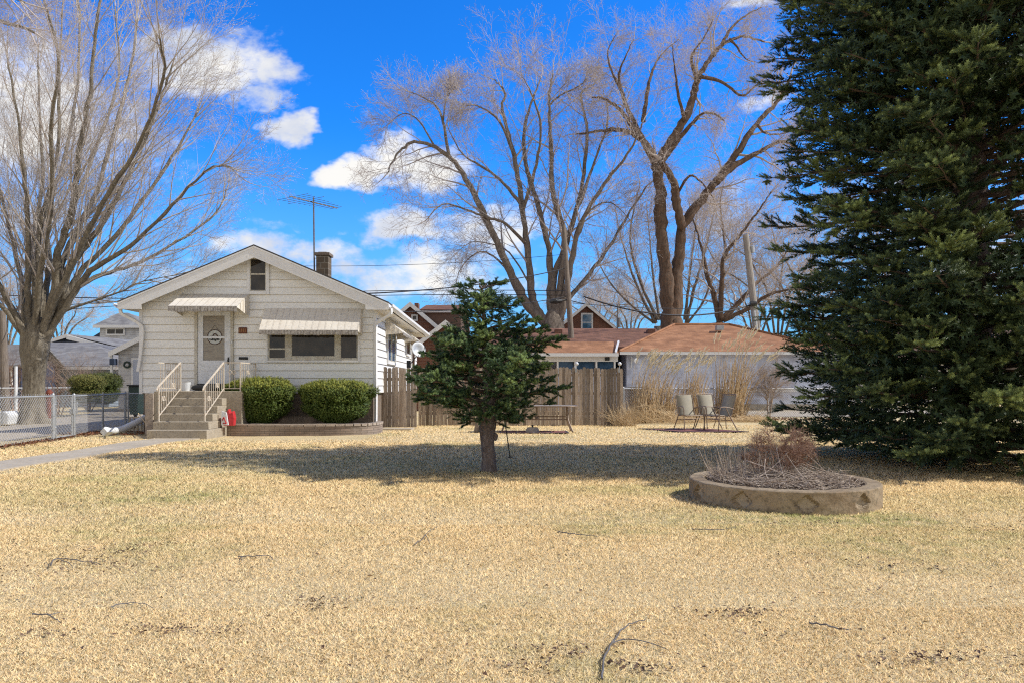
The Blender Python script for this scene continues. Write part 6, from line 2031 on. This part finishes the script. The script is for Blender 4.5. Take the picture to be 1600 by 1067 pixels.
V, Tt = tube_np(np.array(paths), np.array(rad), 3)
mb = MB(); n_ = len(paths); mb.extra.append((V, Tt, np.tile(np.repeat(rs.uniform(0, 1, n_), 6), 2)[:len(Tt)] if False else rs.uniform(0, 1, len(Tt))))
# the long individual canes
def cane(pts, r=.006):
    P = spline([PC + Vector(p) for p in pts], 4); mb.tube(P, [r * (1 - .5 * i / (len(P) - 1)) for i in range(len(P))], 5, rnd(.7, 1))
cane([(-.55, -.45, .24), (-.25, -.25, .36), (.05, -.05, .55), (.17, .0, .72)], .007)
cane([(.10, .2, .50), (.35, .0, .36), (.6, -.2, .27)]); cane([(.05, .1, .50), (.3, -.25, .32), (.45, -.55, .24)])
cane([(.28, .35, .62), (.42, .2, .46), (.55, .05, .30)], .005); cane([(-.1, -.1, .6), (-.12, -.3, .4), (-.15, -.55, .22)])
cane([(.0, -.1, .55), (.06, -.4, .34), (.1, -.72, .22)]); cane([(-.85, -.1, .25), (-.95, -.15, .30), (-1.02, -.2, .34)], .005)
cane([(-.45, -.1, .46), (-.15, -.35, .36), (.2, -.6, .24)]); cane([(-.6, .1, .22), (-.68, .1, .42), (-.74, .1, .62)], .004); cane([(-.5, .2, .22), (-.55, .2, .44), (-.52, .2, .60)], .004)
cane([(.2, .1, .45), (.5, .0, .33), (.84, -.05, .26)]); cane([(.15, -.2, .35), (.2, -.45, .28), (.15, -.7, .22)])
cane([(-.3, -.3, .50), (-.35, -.45, .36), (-.33, -.68, .22)], .005)
mb.build('stems', M['stem_pale'], dl)
c_ = PC + Vector((.02, .15, .2))
rr_ = empty('russet_shrub', c_, 'small leafless shrub with russet dried leaves rising from the planter middle', 'shrub')
T = Tree(tw=[twig_template(90 + k, 3, .016, 0, .0, .2) for k in range(4)], up=.1, tscale=(.07, .13), wander=.25, l2=3.2, ang=(25, 60))
for k in range(16):
    a = rnd(0, 6.28); s_ = rnd(.05, .42); h = rnd(.26, .60) * (1.1 - s_)
    T.limb([c_ + Vector((math.cos(a) * .05, math.sin(a) * .05, 0)), c_ + Vector((math.cos(a) * s_ * .6 + .02, math.sin(a) * s_ * .6, h * .55)), c_ + Vector((math.cos(a) * s_ + .05, math.sin(a) * s_, h))], .006, .002, .3, nb=4, sides=4, bl=(.3, .5), blmax=.2)
tips = list(T.tp)
T.trunk.build('stems', M['stem_brown'], rr_)
for K, lst in T.paths.items():
    V, T_ = tube_np(np.array([[tuple(x) for x in q] for q, _ in lst]), np.minimum(np.array([r for _, r in lst]), .003), 3); T.crown.extra.append((V, T_, np.ones(len(T_))))
T.crown.extra += place(T.tw, T.tp, T.td, T.ts, np.ones(len(T.tp)))
T.crown.build('twigs', M['stem_brown'], rr_)
mb = MB()
for p in tips:
    if random.random() < .6:
        s_ = rnd(.008, .018); a = rvec() * s_; b = rvec() * s_ * .7; c = Vector(p) + rvec() * .03
        mb.face([mb.vert(c - a), mb.vert(c + b), mb.vert(c + a), mb.vert(c - b)], random.random())
mb.build('dried_leaves', M['leaf_russet'], rr_)
bare = random.Random(1)

# ------------------------------------------------------------------ tall dry ornamental grasses
def reeds(label, px, D, n, spread, h, lean, plumes, brown=.0):
    c = Vector((WX(px, D), D, 0)); o = empty('ornamental_grass', c, label, 'grass clump', 'dry ornamental grass clumps along the back fence')
    paths = []; rad = []; pb = MB(); pos = []; dr = []; sc = []; ti = []
    for k in range(n):
        a = rnd(0, 6.28); r = spread * .25 * math.sqrt(random.random())
        b = c + Vector((math.cos(a) * r * 1.3, math.sin(a) * r, 0))
        hh = h * rnd(.3, .85) if k >= plumes else h * rnd(.82, 1.05)
        lx = lean * hh * rnd(.4, 1.3) + random.gauss(0, .10) * hh; ly = random.gauss(0, .12) * hh
        P = [b, b + Vector((lx * .25, ly * .25, hh * .4)), b + Vector((lx * .6, ly * .6, hh * .75)), b + Vector((lx, ly, hh * .98))]
        r0 = rnd(.009, .015); paths.append([tuple(p) for p in P]); rad.append([r0, r0 * .9, r0 * .75, r0 * .5])
        if k < plumes:
            d = (P[3] - P[2]).normalized() + Vector((.12, 0, 0)); q = P[3].copy()
            for w in range(7):
                d = (d + Vector((.045, 0, -.02))).normalized(); q = q + d * .062
                pos.append(tuple(q)); dr.append(tuple((d + rvec() * .3).normalized())); sc.append(rnd(.15, .22) * (1 - .06 * w)); ti.append(rnd(.3, 1))
        # blades arching off
        if k % 2 == 0:
            t = rnd(.05, .35); s0 = P[0].lerp(P[2], t); ang_ = rnd(0, 6.28); L = rnd(.3, .7)
            e = s0 + Vector((math.cos(ang_) * L * .6, math.sin(ang_) * L * .4, L * rnd(-.3, .4))); m = (s0 + e) / 2 + Vector((0, 0, L * .2))
            m2 = m.lerp(e, .5) + Vector((0, 0, .04)); e.z = max(e.z, .03)
            paths.append([tuple(s0), tuple(m), tuple(m2), tuple(e)]); rad.append([.006, .007, .006, .002])
    V, T_ = tube_np(np.array(paths), np.array(rad), 3)
    mb = MB(); tt = rs.uniform(0, 1, len(T_)); mb.extra.append((V, T_, tt)); mb.build('stalks', M['straw'], o)
    if pos:
        pb.extra += place([needle_template(30, 1, .45, .13, 70 + k, .32) for k in range(3)], pos, dr, sc, ti); pb.build('plumes', M['plume'], o)
    return o
reeds('leftmost reed clump leaning over the end of the wooden fence, feathery plumes', 1003, 25.6, 150, 1.5, 2.15, .22, 26)
reeds('second reed clump, short plumes all bent right, left of the patio chairs', 1035, 26.2, 110, 1.2, 1.95, .26, 16)
reeds('middle reed clump rising behind the two front-facing patio chairs', 1078, 26.6, 150, 1.5, 2.2, .16, 20)
reeds('tallest reed clump of all, behind the side-turned patio chair', 1140, 27.2, 190, 1.7, 2.95, .12, 22)
reeds('right reed clump leaning strongly right, thin and sparse', 1150, 27.6, 60, 1.2, 2.45, .42, 16)
# flattened stems and thatch at their feet
o = empty('flattened_grass', (5, 25.4, 0), 'mat of fallen brown reed stems slumped against the fence end', 'dead grass')
paths = []; rad = []
for k in range(1500):
    px = rnd(950, 1190); D = rnd(24.6, 27.4) if px < 1090 else rnd(25.8, 27.8)
    hz_ = .55 * math.exp(-((px - 1010) / 45.0) ** 2) + .1
    p = Vector((WX(px, D), D, rnd(.02, hz_))); L = rnd(.25, .8); a = random.gauss(-.5, .6)
    v = Vector((math.cos(a) * L, rnd(-.2, .2), math.sin(a) * L)); q = p + v; q.z = max(q.z, .02)
    p = p - v * .3; p.z = max(p.z, .02)
    m = (p + q) / 2 + rvec() * .04; m.z = max(.02, m.z); paths.append([tuple(p), tuple(m), tuple(q)]); rad.append([.005, .006, .003])
for k in range(420):     # pale fan of blades at the very left, in front of the pickets
    b = Vector((WX(rnd(952, 985), 24.6), rnd(23.4, 24.4), .0)); a = rnd(-1.2, 1.3); L = rnd(.4, 1.25)
    e = b + Vector((math.sin(a) * L * .8, rnd(-.25, .1), L * .75 * max(.15, math.cos(a)))); m = (b + e) / 2 + Vector((0, 0, .08))
    paths.append([tuple(b), tuple(m), tuple(e)]); rad.append([.004, .004, .0015])
V, T_ = tube_np(np.array(paths), np.array(rad), 3); mb = MB(); mb.extra.append((V, T_, rs.uniform(0, .9, len(T_)))); mb.build('stalks', M['straw'], o)
bx = empty('air_conditioner', (WX(997, 27.5), 27.5, 0), 'brown metal cabinet half hidden by reeds at the fence end', 'cabinet')
mb = MB(); mb.box(WX(980, 27.8), WX(1013, 27.8), 27.6, 28.4, .0, WZ(607, 27.6)); mb.build('body', M['bronze'], bx, bevel=.02)
mb = MB(); mb.box(WX(978, 27.8), WX(1015, 27.8), 27.5, 28.5, WZ(607, 27.6), WZ(603.5, 27.6)); mb.build('lid', M['galv'], bx)

# ------------------------------------------------------------------ patio table, base, chairs
TD = 20.6
tx0, tx1 = WX(776, TD), WX(901.5, TD); tc_ = (tx0 + tx1) / 2; tw_ = (tx1 - tx0) / 2
tb = empty('patio_table', (tc_, TD, 0), 'long glass-topped patio table with bronze tubular legs by the fence', 'table')
TH = .735
mb = MB(); pts = []
for k in range(64):
    a = 2 * PI * k / 64; ca, sa = math.cos(a), math.sin(a)
    pts.append((tc_ + tw_ * math.copysign(abs(ca) ** .5, ca) * (1 - .04 * abs(sa)), TD + .52 * math.copysign(abs(sa) ** .55, sa)))
mb.prism(pts, TH + .0, TH + .012, axis='z'); mb.build('tabletop', M['tabletop'], tb)
mb = MB(); P = [Vector((x, y, TH + .002)) for x, y in pts]; mb.tube(P + [P[0]], .022, 6, 1, False); mb.build('rim', M['bronze'], tb, smooth=True)
lx = tw_ * .76
for sx in (-1, 1):
    for sy in (-1, 1):
        mb = MB(); x = tc_ + sx * lx
        mb.tube(spline([(x, TD + sy * .20, TH - .02), (x, TD + sy * .22, .42), (x + sx * .02, TD + sy * .30, .30), (x + sx * .13, TD + sy * .40, .02)], 4), .021, 8); mb.build('leg', M['bronze'], tb, smooth=True)
    mb = MB(); mb.tube([(tc_ + sx * lx, TD - .22, .40), (tc_ + sx * lx, TD + .22, .40)], .018, 6); mb.build('cross_bar', M['bronze'], tb)
for sy in (-1, 1):
    mb = MB(); mb.tube([(tc_ - lx, TD + sy * .20, .40 + .03 * sy), (tc_ + lx, TD + sy * .20, .40 + .03 * sy)], .019, 6); mb.build('stretcher', M['bronze'], tb)
mb = MB(); mb.tube([(tc_, TD, TH), (tc_, TD, .36)], .024, 8); mb.tube([(tc_, TD - .2, .385), (tc_, TD + .2, .42)], .016, 6); mb.lathe([(.05, -.02), (.05, .02)], 12, c=(tc_, TD, .4)); mb.build('umbrella_sleeve', M['bronze'], tb)
ub = empty('umbrella_base', (WX(832, 20.3), 20.3, 0), 'rough round stone umbrella base under the patio table', 'umbrella base')
mb = MB(); mb.lathe([(.19, 0), (.185, .05), (.165, .10), (.14, .135), (.03, .14)], 24, c=(WX(832, 20.3), 20.3, 0.02)); mb.build('block', M['stone'], ub)
mb = MB(); mb.lathe([(.028, .13), (.028, .20), (.02, .205)], 10, c=(WX(832, 20.3), 20.3, 0.02)); mb.build('tube', M['dark'], ub)


def mat_rug(label, x0, x1, y0, y1, sk=0, squares=False):
    o = empty('outdoor_rug', ((x0 + x1) / 2, (y0 + y1) / 2, 0), label, 'rug')
    mb = MB(); w = .06
    def pp(x, y): return x + sk * (y - y0), y
    def quad(a, b, c, d, z0, z1): mb.prism([pp(a, c), pp(b, c), pp(b, d), pp(a, d)], z0, z1, axis='z')
    quad(x0 + w, x1 - w, y0 + w, y1 - w, .012, .028); mb.build('field', M['rug'], o)
    mb = MB(); quad(x0, x1, y0, y0 + w, .012, .034); quad(x0, x1, y1 - w, y1, .012, .034); quad(x0, x0 + w, y0 + w, y1 - w, .012, .034); quad(x1 - w, x1, y0 + w, y1 - w, .012, .034)
    n = 4
    for k in range(1, n): xm = x0 + (x1 - x0) * k / n; quad(xm - .02, xm + .02, y0 + w, y1 - w, .0285, .031)
    mb.build('border', M['rugedge'], o)
mat_rug('faded pink mat on the grass under the long patio table', WX(780, 20.2), WX(888, 20.2), 19.95, 20.75)
mat_rug('faded red mat with dark border under the patio chairs', WX(1060, 20.5), WX(1170, 20.5), 20.45, 21.9, -.62)


def frame_chair():
    """sling patio chair, faces -y, origin on the floor"""
    ch = empty('patio_chair', (0, 0, 0), 'x', 'chair', 'sling patio chairs on the red mat', local=True)
    w = .27
    mb = MB()
    def sheet(mb, pts, hw, th=.008):
        P = spline(pts, 4); pr = None
        for p in P:
            sag = .0
            q = [mb.vert(p + Vector((-hw, 0, 0))), mb.vert(p + Vector((0, 0, -.012))), mb.vert(p + Vector((hw, 0, 0)))]
            if pr:
                for k in range(2): mb.face((pr[k], pr[k + 1], q[k + 1], q[k]))
            pr = q
    sheet(mb, [(0, -.25, .435), (0, -.10, .425), (0, .08, .41), (0, .20, .405)], w - .02); s_ = mb.build('seat', M['sling'], ch, smooth=True); s_.modifiers.new('Solidify', 'SOLIDIFY').thickness = .008
    mb = MB(); sheet(mb, [(0, .20, .41), (0, .26, .60), (0, .33, .85), (0, .38, 1.0)], w - .02); s_ = mb.build('backrest', M['sling'], ch, smooth=True); s_.modifiers.new('Solidify', 'SOLIDIFY').thickness = .008
    for sx in (-1, 1):
        mb = MB(); mb.tube(spline([(sx * w, -.28, .42), (sx * w, -.10, .425), (sx * w, .17, .40), (sx * w, .24, .55), (sx * w, .33, .85), (sx * w, .385, 1.02)], 4), .014, 6); mb.build('side_rail', M['bronze'], ch, smooth=True)
        mb = MB(); mb.tube(spline([(sx * (w + .05), -.30, .0), (sx * (w + .045), -.26, .40), (sx * (w + .045), -.25, .60), (sx * (w + .045), -.18, .665), (sx * (w + .045), .05, .655), (sx * (w + .03), .28, .60)], 4), .0155, 6); mb.build('arm_and_leg', M['bronze'], ch, smooth=True)
        mb = MB(); mb.tube(spline([(sx * (w + .035), -.02, .64), (sx * (w + .035), .12, .40), (sx * (w + .04), .25, .20), (sx * (w + .05), .38, .0)], 4), .0155, 6); mb.build('leg', M['bronze'], ch, smooth=True)
        mb = MB(); mb.bar((sx * w, -.22, .42), (sx * (w + .045), -.25, .40), .012); mb.bar((sx * w, .16, .40), (sx * (w + .04), .12, .40), .012); mb.build('bracket', M['bronze'], ch)
    mb = MB(); mb.tube([(-w, .385, 1.02), (w, .385, 1.02)], .013, 6); mb.build('top_bar', M['bronze'], ch)
    mb = MB(); mb.tube([(-w, -.28, .41), (w, -.28, .41)], .013, 6); mb.tube([(-w - .04, -.265, .32), (w + .04, -.265, .32)], .011, 6); mb.build('front_bar', M['bronze'], ch)
    mb = MB(); mb.tube([(-w - .04, .2, .28), (w + .04, .2, .28)], .011, 6); mb.build('rear_bar', M['bronze'], ch)
    return ch
def copy_tree(o, parent=None):
    c = o.copy(); COL.objects.link(c); c.parent = parent
    for k in list(o.children): copy_tree(k, c)
    return c
ch0 = frame_chair()
spots = [((WX(1077, 21.5), 21.45), 14, 'leftmost sling patio chair, facing the lawn, its beige back toward the fence'),
         ((WX(1112, 21.9), 21.95), 17, 'middle sling patio chair, facing the lawn, partly hidden by the chair turned sideways'),
         ((WX(1124, 21.1), 21.1), -66, 'rightmost patio chair, turned sideways with its dark back leaning toward the reeds')]
for i, ((x, y), rz, lab) in enumerate(spots):
    c = ch0 if i == 0 else copy_tree(ch0)
    c.location = (x, y, .03); c.rotation_euler = (0, 0, R(rz)); c['label'] = lab

# slim garden pole and the leaning stub
gp = empty('garden_pole', W(797, 716, 13.3), 'thin leaning dark metal stake standing right of the small spruce trunk', 'stake')
mb = MB(); mb.tube([W(797.5, 716.5, 13.3), W(790, 665, 13.3), W(785, 628, 13.3), W(783, 600, 13.4)], .011, 6); mb.build('shaft', M['dark'], gp)
mb = MB(); mb.tube(spline([W(784, 632, 13.3), W(790, 626, 13.3), W(797, 634, 13.3)], 4), .010, 5); mb.box(WX(794, 13.3), WX(801, 13.3), 13.28, 13.32, -.005, .03); mb.build('hook', M['dark'], gp)
st = MB(); st.tube([W(744, 676, 20.3), W(748, 655, 20.3), W(749.5, 640, 20.3)], [.075, .07, .06], 9); tagit(st.build('wooden_stub', M['pole']), 'short dark wooden stub standing in the grass left of the small spruce trunk', 'stump')

print('objects', len(bpy.data.objects))
